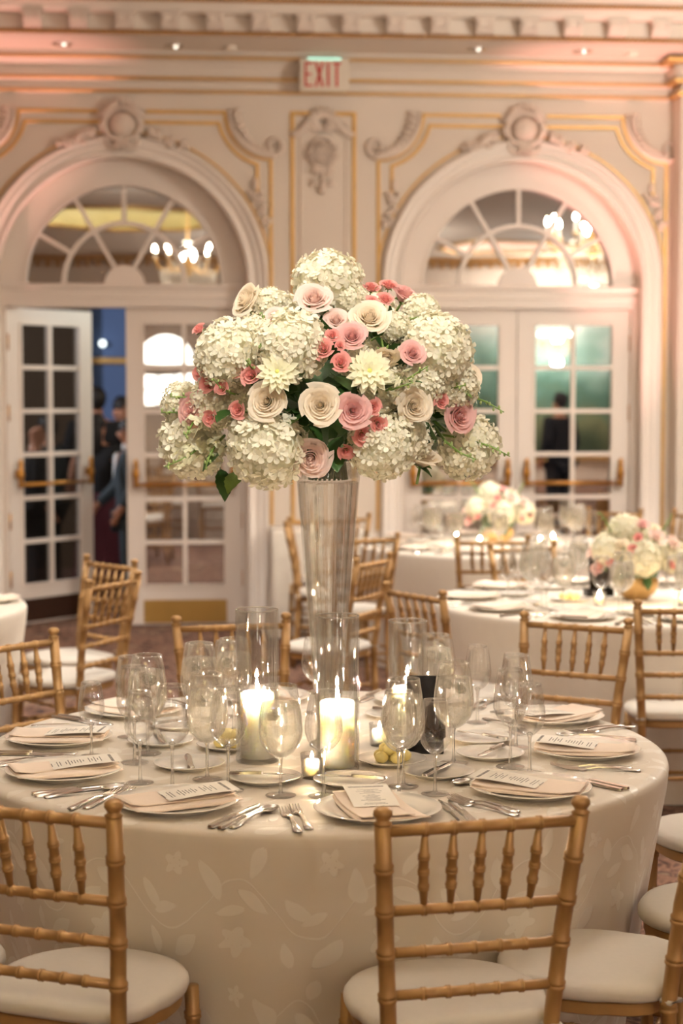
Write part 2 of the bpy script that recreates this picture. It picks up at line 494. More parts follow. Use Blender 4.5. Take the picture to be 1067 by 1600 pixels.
# ---------------------------------------------------------------- mesh tools
class MB:
    def __init__(self):
        self.v, self.f, self.uv = [], [], None

    def add(self, verts, faces, mat=None):
        k = len(self.v)
        if mat is not None:
            verts = [tuple(mat @ Vector(p)) for p in verts]
        self.v.extend(verts)
        self.f.extend([tuple(i + k for i in f) for f in faces])
        return self

    def box(self, c, s, mat=None, bev=0.0):
        x, y, z = (v / 2.0 for v in s)
        b = min(bev, x * .9, y * .9, z * .9)
        if b <= 0:
            vs = [(c[0] + sx * x, c[1] + sy * y, c[2] + sz * z) for sz in (-1, 1) for sy in (-1, 1) for sx in (-1, 1)]
            fs = [(0, 2, 3, 1), (4, 5, 7, 6), (0, 1, 5, 4), (1, 3, 7, 5), (3, 2, 6, 7), (2, 0, 4, 6)]
            return self.add(vs, fs, mat)
        vs = []
        idx = {}
        for sx in (-1, 1):
            for sy in (-1, 1):
                for sz in (-1, 1):
                    for a in range(3):
                        p = [sx * (x - (b if a != 0 else 0)), sy * (y - (b if a != 1 else 0)), sz * (z - (b if a != 2 else 0))]
                        idx[(sx, sy, sz, a)] = len(vs)
                        vs.append((c[0] + p[0], c[1] + p[1], c[2] + p[2]))
        fs = []
        I = idx
        for s in (-1, 1):
            q = [(s, -1, -1, 0), (s, 1, -1, 0), (s, 1, 1, 0), (s, -1, 1, 0)]
            fs.append([I[k] for k in (q if s > 0 else q[::-1])])
            q = [(1, s, -1, 1), (-1, s, -1, 1), (-1, s, 1, 1), (1, s, 1, 1)]
            fs.append([I[k] for k in (q if s > 0 else q[::-1])])
            q = [(-1, -1, s, 2), (1, -1, s, 2), (1, 1, s, 2), (-1, 1, s, 2)]
            fs.append([I[k] for k in (q if s > 0 else q[::-1])])
        for s1 in (-1, 1):
            for s2 in (-1, 1):
                fs.append([I[(-1, s1, s2, 1)], I[(1, s1, s2, 1)], I[(1, s1, s2, 2)], I[(-1, s1, s2, 2)]])
                fs.append([I[(s1, -1, s2, 0)], I[(s1, 1, s2, 0)], I[(s1, 1, s2, 2)], I[(s1, -1, s2, 2)]])
                fs.append([I[(s1, s2, -1, 0)], I[(s1, s2, 1, 0)], I[(s1, s2, 1, 1)], I[(s1, s2, -1, 1)]])
        for sx in (-1, 1):
            for sy in (-1, 1):
                for sz in (-1, 1):
                    fs.append([I[(sx, sy, sz, 0)], I[(sx, sy, sz, 1)], I[(sx, sy, sz, 2)]])
        return self.add(vs, fs, mat)

    def lathe(self, prof, seg=24, mat=None, c=(0, 0, 0), a0=0.0, a1=2 * PI):
        full = abs(a1 - a0 - 2 * PI) < 1e-6
        n = seg if full else seg + 1
        vs, rows = [], []
        for r, z in prof:
            if r < 1e-6:
                rows.append([len(vs)] * n)
                vs.append((c[0], c[1], c[2] + z))
            else:
                row = []
                for i in range(n):
                    a = a0 + (a1 - a0) * i / seg
                    row.append(len(vs))
                    vs.append((c[0] + r * math.cos(a), c[1] + r * math.sin(a), c[2] + z))
                rows.append(row)
        fs = []
        for r0, r1 in zip(rows, rows[1:]):
            for i in range(seg):
                j = (i + 1) % n
                q = []
                for k in (r0[i], r0[j], r1[j], r1[i]):
                    if k not in q:
                        q.append(k)
                if len(q) >= 3:
                    fs.append(q)
        return self.add(vs, fs, mat)

    def tube(self, pts, rad, seg=8, caps=True, mat=None):
        pts = [Vector(p) for p in pts]
        if not isinstance(rad, (list, tuple)):
            rad = [rad] * len(pts)
        t0 = (pts[1] - pts[0]).normalized()
        up = Vector((0, 0, 1)) if abs(t0.z) < 0.9 else Vector((1, 0, 0))
        n = t0.cross(up).normalized()
        vs, fs = [], []
        for i, p in enumerate(pts):
            if i == 0:
                t = t0
            elif i == len(pts) - 1:
                t = (pts[-1] - pts[-2])
            else:
                t = (pts[i + 1] - pts[i - 1])
            if t.length < 1e-9:
                t = t0
            t = t.normalized()
            n = (n - t * n.dot(t))
            n = n.normalized() if n.length > 1e-9 else t.orthogonal().normalized()
            b = t.cross(n)
            for k in range(seg):
                a = 2 * PI * k / seg
                vs.append(tuple(p + (n * math.cos(a) + b * math.sin(a)) * rad[i]))
        for i in range(len(pts) - 1):
            for k in range(seg):
                j = (k + 1) % seg
                fs.append((i * seg + k, i * seg + j, (i + 1) * seg + j, (i + 1) * seg + k))
        if caps:
            fs.append(tuple(range(seg))[::-1])
            e = (len(pts) - 1) * seg
            fs.append(tuple(range(e, e + seg)))
        return self.add(vs, fs, mat)

    def ball(self, c, r, seg=10, rings=6, mat=None):
        rx, ry, rz = (r, r, r) if isinstance(r, (int, float)) else r
        pr = [(math.sin(PI * i / rings), -math.cos(PI * i / rings)) for i in range(rings + 1)]
        pr[0], pr[-1] = (0, -1), (0, 1)
        mm = Matrix.Translation(c) @ Matrix.Diagonal((rx, ry, rz, 1))
        return self.lathe(pr, seg, mm if mat is None else mat @ mm)

    def mesh(self, name, mat, smooth=True):
        me = bpy.data.meshes.new(name)
        me.from_pydata([tuple(p) for p in self.v], [], self.f)
        if mat is not None:
            me.materials.append(mat)
        if smooth:
            me.polygons.foreach_set('use_smooth', [True] * len(me.polygons))
        if self.uv:
            lay = me.uv_layers.new(name='UVMap')
            for lp in me.loops:
                lay.data[lp.index].uv = self.uv[lp.vertex_index]
        me.update()
        return me

    def obj(self, name, mat, parent=None, smooth=True, sharp=None, **kw):
        me = self.mesh(name, mat, smooth)
        if sharp and smooth:
            me.set_sharp_from_angle(angle=R(sharp))
        return put(name, me, parent, **kw)


def put(name, me, parent=None, loc=(0, 0, 0), rot=(0, 0, 0), scale=(1, 1, 1), **props):
    o = bpy.data.objects.new(name, me)
    col.objects.link(o)
    o.location = loc
    if isinstance(rot, (int, float)):
        rot = (0, 0, rot)
    if len(rot) == 4:
        o.rotation_mode = 'QUATERNION'
        o.rotation_quaternion = rot
    else:
        o.rotation_euler = rot
    o.scale = scale if not isinstance(scale, (int, float)) else (scale,) * 3
    if parent is not None:
        o.parent = parent
    for k, v in props.items():
        o[k] = v
    return o


def thing(name, label, cat, loc=(0, 0, 0), rot=(0, 0, 0), group=None, scale=(1, 1, 1)):
    o = put(name, None, None, loc, rot, scale, label=label, category=cat)
    if group:
        o['group'] = group
    return o


def setting(name, me=None, **kw):
    o = put(name, me, None, **kw)
    o['kind'] = 'structure'
    return o


def dup(src, loc, rot=0.0, label=None, group=None, scale=None, parent=None):
    def cp(o, par):
        c = o.copy()
        col.objects.link(c)
        c.parent = par
        for ch in o.children:
            cp(ch, c)
        return c
    r = cp(src, parent)
    r.location = loc
    if isinstance(rot, (int, float)):
        rot = (0, 0, rot)
    if len(rot) == 4:
        r.rotation_mode = 'QUATERNION'
        r.rotation_quaternion = rot
    else:
        r.rotation_mode = 'XYZ'
        r.rotation_euler = rot
    if scale:
        r.scale = (scale,) * 3 if isinstance(scale, (int, float)) else scale
    if label:
        r['label'] = label
    if group:
        r['group'] = group
    return r


class Proto:
    """the first placement moves the built thing itself, later ones copy it"""
    def __init__(self, root):
        self.root, self.used = root, False

    def place(self, loc, rot=0.0, label=None, group=None, scale=None):
        if not self.used:
            self.used = True
            o = self.root
            o.location = loc
            if isinstance(rot, (int, float)):
                rot = (0, 0, rot)
            if len(rot) == 4:
                o.rotation_mode = 'QUATERNION'
                o.rotation_quaternion = rot
            else:
                o.rotation_euler = rot
            if scale:
                o.scale = (scale,) * 3 if isinstance(scale, (int, float)) else scale
            if label:
                o['label'] = label
            if group:
                o['group'] = group
            return o
        if label is None or group is None:
            pass
        return dup(self.root, loc, rot, label, group, scale if scale else 1.0)


def sweep(path, prof, y, name_mb=None, closed=False):
    """profile (n, p): n in the wall plane across the path, p proud of the wall; path of (x, z)"""
    mb = name_mb or MB()
    n = len(path)
    vs, fs = [], []
    for i in range(n):
        p = Vector((path[i][0], path[i][1]))
        a = Vector(path[i - 1]) if (i > 0 or closed) else None
        b = Vector(path[(i + 1) % n]) if (i < n - 1 or closed) else None
        d1 = (p - a).normalized() if a is not None else (b - p).normalized()
        d2 = (b - p).normalized() if b is not None else d1
        t = (d1 + d2)
        t = t.normalized() if t.length > 1e-6 else d1
        k = 1.0 / max(0.35, t.dot(d1))
        nn = Vector((-t.y, t.x)) * k
        for q, pr in prof:
            vs.append((p.x + nn.x * q, y - pr, p.y + nn.y * q))
    m = len(prof)
    last = n if closed else n - 1
    for i in range(last):
        j = (i + 1) % n
        for k in range(m - 1):
            fs.append((i * m + k, i * m + k + 1, j * m + k + 1, j * m + k))
    if not closed:
        fs.append(tuple(range(m)))
        fs.append(tuple(range((n - 1) * m, n * m))[::-1])
    return mb.add(vs, fs)


def extrude_x(prof, x0, x1):
    """profile of (y, z) pulled along x"""
    mb = MB()
    m = len(prof)
    vs = [(x0, a, b) for a, b in prof] + [(x1, a, b) for a, b in prof]
    fs = [(k, (k + 1) % m, m + (k + 1) % m, m + k) for k in range(m)] + [tuple(range(m))[::-1], tuple(range(m, 2 * m))]
    return mb.add(vs, fs)


def arc(cx, cz, r, a0, a1, n):
    return [(cx + r * math.cos(R(a0 + (a1 - a0) * i / n)), cz + r * math.sin(R(a0 + (a1 - a0) * i / n))) for i in range(n + 1)]


def bump_profile(w, h):
    return [(-w / 2, 0), (-w / 2, h * 0.5), (-w * 0.3, h), (w * 0.3, h), (w / 2, h * 0.5), (w / 2, 0)]


# ================================================================ THE ROOM
WF, WD, ZS, RO, RG = 12.65, 12.85, 2.525, 0.90, 0.72
X0, X1, Y0, ZC = -7.0, 9.0, -8.0, 4.42
ARCH = (-0.583, 2.33)
CP = 0.863


def quad_obj(name, pts, mat):
    mb = MB()
    mb.add(pts, [tuple(range(len(pts)))])
    return setting(name, mb.mesh(name, mat, False))


setting('floor', MB().box(((X0 + X1) / 2, (Y0 + 18) / 2, -0.05), (X1 - X0, 18 - Y0, 0.1)).mesh('floor', M['carpet'], False))


def wall_mesh(xa, xb, ztop, arches, y0, y1):
    mb = MB()
    xs = [xa]
    for c in arches:
        xs += [c - RO, c + RO]
    xs.append(xb)
    for i in range(0, len(xs), 2):
        mb.box(((xs[i] + xs[i + 1]) / 2, (y0 + y1) / 2, ztop / 2), (xs[i + 1] - xs[i], y1 - y0, ztop))
    for c in arches:
        a = arc(c, ZS, RO, 180, 0, 40)
        for (xa_, za), (xb_, zb) in zip(a, a[1:]):
            vs = []
            for yy in (y0, y1):
                vs += [(xa_, yy, za), (xb_, yy, zb), (xb_, yy, ztop), (xa_, yy, ztop)]
            mb.add(vs, [(0, 1, 2, 3), (7, 6, 5, 4), (0, 4, 5, 1)])
    return mb


setting('wall_back', wall_mesh(X0, X1, ZC + 0.3, ARCH, WF, WF + 0.3).mesh('wall_back', M['wall'], False))
setting('wall_left', MB().box((X0 - 0.05, (Y0 + WF) / 2, 2.4), (0.1, WF - Y0, 4.8)).mesh('wall_left', M['wall'], False))
setting('wall_right', MB().box((X1 + 0.05, (Y0 + WF) / 2, 2.4), (0.1, WF - Y0, 4.8)).mesh('wall_right', M['wall'], False))
setting('wall_front', MB().box(((X0 + X1) / 2, Y0 - 0.05, 2.4), (X1 - X0, 0.1, 4.8)).mesh('wall_front', M['wall'], False))

# ceiling with two shallow domes
DOMES = [(-1.23, -1.0, 1.6, 1.8), (5.5, -5.5, 1.2, 1.4)]
cb = MB()


def rect(xa, xb, ya, yb):
    if xb - xa > 1e-4 and yb - ya > 1e-4:
        cb.add([(xa, ya, ZC), (xa, yb, ZC), (xb, yb, ZC), (xb, ya, ZC)], [(0, 1, 2, 3)])


def holed(cx, cy, r, s):
    n = 48
    vs, fs = [], []
    for i in range(n):
        a = 2 * PI * i / n
        c, d = math.cos(a), math.sin(a)
        k = s / max(abs(c), abs(d))
        vs += [(cx + r * c, cy + r * d, ZC), (cx + k * c, cy + k * d, ZC)]
    for i in range(n):
        j = (i + 1) % n
        fs.append((2 * i, 2 * j, 2 * j + 1, 2 * i + 1))
    cb.add(vs, fs)


rect(X0, X1, Y0, -6.9)
rect(X0, 4.1, -6.9, -4.1)
rect(6.9, X1, -6.9, -4.1)
holed(*DOMES[1])
rect(X0, X1, -4.1, -2.8)
rect(X0, -3.03, -2.8, 0.8)
rect(0.57, X1, -2.8, 0.8)
holed(*DOMES[0])
rect(X0, X1, 0.8, 11.95)
ceil = setting('ceiling', cb.mesh('ceiling', M['wall'], False))
for i, (cx, cy, r, s) in enumerate(DOMES):
    pr = [(r, 0.0), (r * 0.99, 0.12), (r * 0.9, 0.3), (r * 0.7, 0.45), (r * 0.4, 0.55), (0, 0.58)]
    MB().lathe(pr, 48).obj('dome', M['cove'] if i == 0 else M['white_paint'], ceil, loc=(cx, cy, ZC))
    MB().lathe([(r, -0.0), (r, -0.03), (r + 0.05, -0.05), (r + 0.1, -0.03), (r + 0.1, 0)], 48).obj('dome_ring', M['gold'], ceil, loc=(cx, cy, ZC))
lamp('dome_lamp', 'AREA', (-1.23, -1.0, 4.44), 40, (1.0, 0.90, 0.60), 0.6, (-1.23, -1.0, 6))
lamp('dome_lamp', 'AREA', (5.5, -5.5, 4.44), 35, (1.0, 0.66, 0.55), 0.6, (5.5, -5.5, 6))

# soffit along the wall with the downlights, and the bracketed beam in front of it
setting('trim_1', MB().box(((X0 + X1) / 2, (12.05 + WF) / 2, 4.30), (X1 - X0, WF - 12.05, 0.30)).mesh('soffit', M['wall'], False))
beam = setting('trim_2', extrude_x([(12.06, 4.15), (11.985, 4.15), (11.985, 4.185), (12.0, 4.185), (12.0, 4.29), (11.90, 4.29), (11.87, 4.32), (11.87, 4.335), (11.84, 4.345), (11.84, 4.375), (11.80, 4.40), (11.80, 4.46), (12.06, 4.46)], X0, X1).mesh('beam', M['wall'], False))


def rope(zc, yc, rad, parent):
    mb = MB()
    step = rad * 1.7
    k = int((4.6 - -2.9) / step)
    t = Matrix.Rotation(R(35), 4, 'Y')
    for i in range(k):
        mb.ball((0, 0, 0), (rad * 0.75, rad, rad * 1.15), 7, 4, Matrix.Translation((-2.9 + i * step, yc, zc)) @ t)
    mb.obj('gilt_rope', M['gold_dull'], parent, kind='stuff')
    for xa, xb in ((X0, -2.9), (4.6, X1)):
        MB().tube([(xa, yc, zc), (xb, yc, zc)], rad, 6).obj('gilt_cord', M['gold_dull'], parent)


rope(4.168, 11.982, 0.019, beam)
rope(4.360, 11.838, 0.017, beam)
con = extrude_x([(12.0, 4.285), (11.895, 4.285), (11.885, 4.27), (11.89, 4.235), (11.915, 4.215), (11.93, 4.195), (11.955, 4.185), (12.0, 4.182)], -0.06, 0.06)
con.box((0, 11.945, 4.283), (0.145, 0.13, 0.018))
for k in (-1, 1):
    con.tube([(k * 0.035, 11.89, 4.275), (k * 0.035, 11.886, 4.25), (k * 0.035, 11.905, 4.22)], 0.012, 6)
con = con.mesh('console_bracket', M['plaster'], False)
for i in range(-6, 22):
    put('console_bracket', con, beam, (-1.144 + 0.3069 * i, 0, 0))

# entablature on the wall
setting('trim_3', extrude_x([(WF, 3.87), (WF - 0.03, 3.87), (WF - 0.035, 3.90), (WF - 0.02, 3.91), (WF - 0.03, 3.95), (WF - 0.065, 3.96), (WF - 0.065, 3.985), (WF - 0.04, 3.99), (WF - 0.05, 4.04), (WF - 0.09, 4.085), (WF - 0.13, 4.095), (WF - 0.13, 4.12), (WF - 0.15, 4.13), (WF - 0.15, 4.15), (WF, 4.15)], X0, X1).mesh('entablature', M['wall'], False))
for k, (z, y, h) in enumerate([(3.885, WF - 0.035, 0.026), (3.972, WF - 0.07, 0.026), (4.107, WF - 0.135, 0.024)]):
    setting('trim_%d' % (4 + k), extrude_x([(y + 0.012, z - h / 2), (y - 0.004, z - h * 0.35), (y - 0.01, z), (y - 0.004, z + h * 0.35), (y + 0.012, z + h / 2)], X0, X1).mesh('gilt_fillet', M['gold'], True))
setting('baseboard_back', MB().box((CP, WF - 0.012, 0.10), (2 * (2.33 - CP - 1.04) - 0.02, 0.025, 0.20)).mesh('baseboard_back', M['white_paint'], False))
setting('trim_7', MB().box((CP, WF - 0.018, 0.66), (2 * (2.33 - CP - 1.07), 0.036, 0.05), bev=0.01).mesh('chair_rail', M['white_paint'], False))

# projecting piers at both ends of the pair of arches
for k, (xa, xb) in enumerate(((3.44, 4.5), (-2.76, -1.70 - 0.0))):
    pr = setting('wall_pier_%s' % ('right' if k == 0 else 'left'), MB().box(((xa + xb) / 2, WF - 0.11, 2.075), (xb - xa, 0.22, 4.15)).mesh('pier', M['wall'], False))
    for z, d, h in ((3.885, 0.04, 0.03), (3.972, 0.07, 0.03), (4.107, 0.14, 0.03)):
        MB().box(((xa + xb) / 2, WF - 0.11, z), (xb - xa + 2 * d - 0.02, 0.22 + 2 * d - 0.02, h)).obj('gilt_fillet', M['gold'], pr, False)
    MB().box(((xa + xb) / 2, WF - 0.11, 4.05), (xb - xa + 0.12, 0.34, 0.12), bev=0.03).obj('capital', M['wall'], pr, False)
    for dx in (0.07, 0.12):
        for sx in ((xa + dx), (xb - dx)):
            MB().box((sx, WF - 0.225, 2.2), (0.016, 0.02, 3.1)).obj('reeding', M['gold'] if dx > 0.1 else M['wall'], pr, False)

# ---------------------------------------------------------------- arches
GP = bump_profile(0.026, 0.016)
tn = [8]


def next_trim(mb, mat, smooth=False):
    o = setting('trim_%d' % tn[0], mb.mesh('moulding', mat, smooth))
    tn[0] += 1
    return o


ARCH_PROF = [(-0.075, -0.01), (-0.075, 0.03), (-0.055, 0.045), (-0.04, 0.03), (-0.02, 0.022), (0.0, 0.03), (0.012, 0.05), (0.03, 0.036), (0.045, 0.04), (0.055, 0.066), (0.07, 0.06), (0.075, 0.03), (0.075, -0.01)]
for cx in ARCH:
    path = [(cx - 0.965, 0.0), (cx - 0.965, 1.2)] + arc(cx, ZS, 0.965, 180, 0, 48) + [(cx + 0.965, 1.2), (cx + 0.965, 0.0)]
    next_trim(sweep(path, ARCH_PROF, WF), M['white_paint'], True)
    # gilded hairline outside the arch
    next_trim(sweep(arc(cx, ZS, 1.075, 172, 8, 48), bump_profile(0.016, 0.012), WF), M['gold'])
    for s in (-1, 1):
        out = [(cx + s * 0.17, 3.745), (cx + s * 0.735, 3.745)] + [(cx + s * (1.065 - 0.33 * math.cos(R(a))), 3.745 - 0.33 * math.sin(R(a))) for a in range(10, 90, 10)] + [(cx + s * 1.065, 3.415), (cx + s * 1.065, 0.72)]
        if not (s < 0 and cx < 0) or True:
            next_trim(sweep(out, GP, WF), M['gold'])
        inn = [(cx + s * 0.15, 3.668), (cx + s * 0.69, 3.668)] + [(cx + s * (1.065 - 0.38 * math.cos(R(a))), 3.745 - 0.38 * math.sin(R(a))) for a in range(20, 76, 8)] + [(cx + s * 0.967, 3.375), (cx + s * 0.967, 3.17)]
        next_trim(sweep(inn, GP, WF), M['gold'])

# centre panel
for w, zt, zb, wd in ((0.225, 3.745, 0.78, 0.03), (0.165, 3.68, 0.86, 0.012)):
    rc = [(CP - w, zb), (CP - w, zt), (CP + w, zt), (CP + w, zb)]
    next_trim(sweep(rc, bump_profile(wd, 0.018 if wd > 0.02 else 0.01), WF, closed=True), M['gold'] if wd > 0.02 else M['plaster'])


def spiral(c, r0, turns, s=1, a0=0.0, n=26):
    return [(c[0] + s * r0 * (1 - i / n * 0.85) * math.cos(a0 + 2 * PI * turns * i / n), 0, c[1] + r0 * (1 - i / n * 0.85) * math.sin(a0 + 2 * PI * turns * i / n)) for i in range(n + 1)]


def leaf_lump(mb, x, z, ang, ln, w, y=0.0, h=0.03):
    m = Matrix.Translation((x, y, z)) @ Matrix.Rotation(-ang, 4, 'Y')
    mb.ball((ln / 2, 0, 0), (ln / 2, h, w / 2), 8, 5, m)


def cartouche(cx):
    t = setting('trim_%d' % tn[0], None, loc=(cx, WF - 0.05, 3.64))
    tn[0] += 1
    MB().ball((0, 0, 0.0), (0.095, 0.07, 0.088), 20, 12).obj('medallion', M['plaster'], t)
    fr = MB()
    ring = [(0.125 * math.cos(a), -0.02, 0.115 * math.sin(a)) for a in [2 * PI * i / 32 for i in range(33)]]
    fr.tube(ring, 0.017, 8, False)
    fr.obj('medallion_frame', M['plaster'], t)
    for s in (-1, 1):
        MB().tube(spiral((s * 0.075, -0.115), 0.06, 1.6, s, R(100)), [0.02 - 0.0005 * i for i in range(27)], 8).obj('volute', M['plaster'], t)
        sc = MB()
        sc.tube([(s * 0.02, 0, 0.15), (s * 0.07, -0.02, 0.135), (s * 0.12, -0.02, 0.085), (s * 0.15, 0, 0.06), (s * 0.165, 0, 0.09)], [0.014, 0.018, 0.018, 0.014, 0.008], 7)
        sc.tube([(s * 0.125, 0, 0.05), (s * 0.15, -0.02, 0.0), (s * 0.135, 0, -0.06)], [0.01, 0.018, 0.012], 7)
        sc.obj('scroll', M['plaster'], t)
        ga = MB()
        g = random.Random(5)
        for i in range(15):
            q = i / 14.0
            a = R(90 - s * (11 + q * 14))
            rr = 1.04 + 0.012 * math.sin(q * 9)
            px, pz = rr * math.cos(a), ZS - 3.64 + rr * math.sin(a)
            leaf_lump(ga, px, pz, a + R(g.uniform(-100, 70)), 0.085 - 0.03 * q, 0.05 - 0.012 * q, 0.0, 0.03)
        ga.obj('garland', M['plaster'], t, kind='stuff')
    cr = MB()
    for k in range(-2, 3):
        leaf_lump(cr, 0.03 * k, 0.125, R(90 - 22 * k), 0.075 - 0.008 * abs(k), 0.03, -0.01, 0.022)
    cr.obj('crest', M['plaster'], t, kind='stuff')
    leaf = MB()
    for k in (-1, 0, 1):
        leaf_lump(leaf, 0.02 * k, -0.10, R(-90 + 18 * k), 0.09, 0.035, -0.02, 0.025)
    leaf.obj('drop', M['plaster'], t, kind='stuff')


def corner_scroll(cx, s):
    t = setting('trim_%d' % tn[0], None, loc=(cx + s * 1.065, WF - 0.02, 3.745))
    tn[0] += 1
    pts = [(-s * 0.30 * math.cos(R(a)), 0, -0.30 * math.sin(R(a))) for a in range(-4, 96, 6)]
    rad = [0.012 + 0.016 * min(1, i / 8.0) for i in range(len(pts))]
    MB().tube(pts, rad, 8).obj('cove_band', M['plaster'], t)
    MB().tube(spiral((s * 0.02, -0.235), 0.075, 1.5, s, R(250)), [0.02 - 0.0006 * i for i in range(27)], 8).obj('volute', M['plaster'], t)
    lf = MB()
    for i, a in enumerate(range(2, 84, 9)):
        leaf_lump(lf, -s * 0.285 * math.cos(R(a)), -0.285 * math.sin(R(a)), (R(20 - a * 0.6) if s > 0 else R(160 + a * 0.6)), 0.085, 0.05, 0, 0.03)
        lf.ball((-s * 0.262 * math.cos(R(a + 4)), -0.02, -0.262 * math.sin(R(a + 4))), 0.017, 7, 5)
    lf.obj('acanthus', M['plaster'], t, kind='stuff')
    # pendant of leaves where the inner line meets the arch
    pd = MB()
    g = random.Random(3)
    for i in range(22):
        q = i / 21.0
        leaf_lump(pd, -s * (0.115 - 0.075 * q) + g.uniform(-0.035, 0.035) * (1 - 0.4 * q), -0.56 - 0.27 * q, g.uniform(0, 6.28), 0.055, 0.034, 0, 0.026)
    leaf_lump(pd, -s * 0.115, -0.56, R(90), 0.1, 0.04, 0, 0.02)
    pd.obj('leaf_pendant', M['plaster'], t, kind='stuff')


for cx in ARCH:
    cartouche(cx)
    for s in (-1, 1):
        corner_scroll(cx, s)

# lattice cartouche on the centre panel
t = setting('trim_%d' % tn[0], None, loc=(CP - 0.008, WF - 0.022, 3.46))
tn[0] += 1
MB().ball((0, 0.01, 0), (0.075, 0.03, 0.095), 20, 10).obj('oval', M['plaster'], t)
la = MB()
for k in range(-3, 4):
    for s in (-1, 1):
        o = k * 0.032
        h = 0.085 - abs(o) * 0.45
        la.tube([(o - h * 0.7, -0.02, -s * h), (o, -0.028, 0), (o + h * 0.7, -0.02, s * h)], 0.006, 5)
la.obj('lattice', M['plaster'], t, kind='stuff')
MB().tube([(0.092 * math.cos(a), 0, 0.112 * math.sin(a)) for a in [2 * PI * i / 30 for i in range(31)]], 0.016, 8, False).obj('oval_frame', M['plaster'], t)
for s in (-1, 1):
    MB().tube([(s * 0.01, 0, 0.16), (s * 0.06, -0.01, 0.245), (s * 0.11, -0.01, 0.215), (s * 0.16, 0, 0.15), (s * 0.20, 0, 0.12), (s * 0.205, 0, 0.16)], [0.016, 0.024, 0.024, 0.024, 0.02, 0.012], 8).obj('scroll', M['plaster'], t)
    MB().tube(spiral((s * 0.06, 0.21), 0.05, 1.4, s, R(200)), [0.018 - 0.0005 * i for i in range(27)], 8).obj('volute', M['plaster'], t)
    lf = MB()
    for q in range(6):
        leaf_lump(lf, s * (0.05 + 0.024 * q), 0.17 - 0.008 * q, R(90 - s * (30 + 10 * q)), 0.07, 0.035, 0, 0.024)
    lf.obj('acanthus', M['plaster'], t, kind='stuff')
sh = MB()
for k in range(-3, 4):
    leaf_lump(sh, 0.008 * k, 0.235, R(90 - 24 * k), 0.105, 0.034, -0.01, 0.02)
sh.obj('shell', M['plaster'], t, kind='stuff')
dr = MB()
for k in (-2, -1, 0, 1, 2):
    leaf_lump(dr, 0.02 * k, -0.105, R(-90 + 26 * k), 0.075 - 0.008 * abs(k), 0.035, 0, 0.022)
dr.tube([(0, 0, -0.12), (0, 0, -0.21)], 0.011, 6)
for s in (-1, 1):
    leaf_lump(dr, 0, -0.225, R(90 - s * 90), 0.10, 0.03, 0, 0.02)
    leaf_lump(dr, s * 0.05, -0.225, R(90 - s * 35), 0.05, 0.026, 0, 0.02)
leaf_lump(dr, 0, -0.19, R(-90), 0.11, 0.05, -0.01, 0.024)
dr.obj('drop', M['plaster'], t, kind='stuff')


# ---------------------------------------------------------------- fan windows, transoms and doors
def sector(mb, cx, cz, r0, r1, a0, a1, y0, y1, n=10):
    p0, p1 = arc(cx, cz, r0, a0, a1, n), arc(cx, cz, r1, a0, a1, n)
    k = len(p0)
    vs = [(x, y0, z) for x, z in p0] + [(x, y0, z) for x, z in p1] + [(x, y1, z) for x, z in p0] + [(x, y1, z) for x, z in p1]
    fs = []
    for i in range(k - 1):
        fs += [(i, i + 1, k + i + 1, k + i), (2 * k + i, 3 * k + i, 3 * k + i + 1, 2 * k + i + 1), (k + i, k + i + 1, 3 * k + i + 1, 3 * k + i), (i, 2 * k + i, 2 * k + i + 1, i + 1)]
    fs += [(0, k, 3 * k, 2 * k), (k - 1, 3 * k - 1, 4 * k - 1, 2 * k - 1)]
    mb.add(vs, fs)
    return mb


for wi, cx in enumerate(ARCH):
    w = setting('window_%d' % (wi + 1), None, loc=(cx, 0, 0))
    fr = MB()
    sector(fr, 0, ZS, RG, RO + 0.005, 0, 180, WD - 0.05, WD + 0.08, 40)
    fr.obj('arch_frame', M['white_paint'], w, False)
    MB_ = MB()
    sector(MB_, 0, ZS, RG - 0.012, RG + 0.012, 0, 180, WD - 0.062, WD, 40)
    MB_.obj('arch_bead', M['white_paint'], w, False)
    tr = MB()
    tr.box((0, WD + 0.01, 2.44), (2 * RO, 0.14, 0.17))
    tr.box((0, WD - 0.065, 2.505), (2 * RO, 0.03, 0.035), bev=0.008)
    tr.box((0, WD - 0.06, 2.43), (2 * RO, 0.02, 0.02), bev=0.005)
    tr.obj('transom', M['white_paint'], w, False)
    for s in (-1, 1):
        MB().box((s * (0.857 + RO) / 2, WD + 0.01, 1.18), (RO - 0.857, 0.14, 2.36)).obj('jamb', M['white_paint'], w, False)
    sector(MB(), 0, ZS - 0.01, 0.0, 0.148, 0, 180, WD - 0.03, WD + 0.02, 24).obj('sun_disc', M['white_paint'], w, False)
    sector(MB(), 0, ZS, 0.425, 0.457, 0, 180, WD - 0.03, WD + 0.02, 40).obj('ring_bar', M['white_paint'], w, False)
    for a, r0 in ((30, 0.44), (60, 0.13), (90, 0.44), (120, 0.13), (150, 0.44)):
        m = Matrix.Translation((0, WD - 0.005, ZS)) @ Matrix.Rotation(-R(a), 4, 'Y')
        MB().box(((r0 + 0.73) / 2, 0, 0), (0.73 - r0, 0.05, 0.03), m).obj('glazing_bar', M['white_paint'], w, False)
    for a in (0, 60, 120):
        sector(MB(), 0, ZS, 0.14, 0.43, a, a + 60, WD + 0.002, WD + 0.006, 12).obj('pane', M['pane'], w, False)
    for a in range(0, 180, 30):
        sector(MB(), 0, ZS, 0.45, 0.725, a, a + 30, WD + 0.002, WD + 0.006, 8).obj('pane', M['pane'], w, False)

LW = 0.855


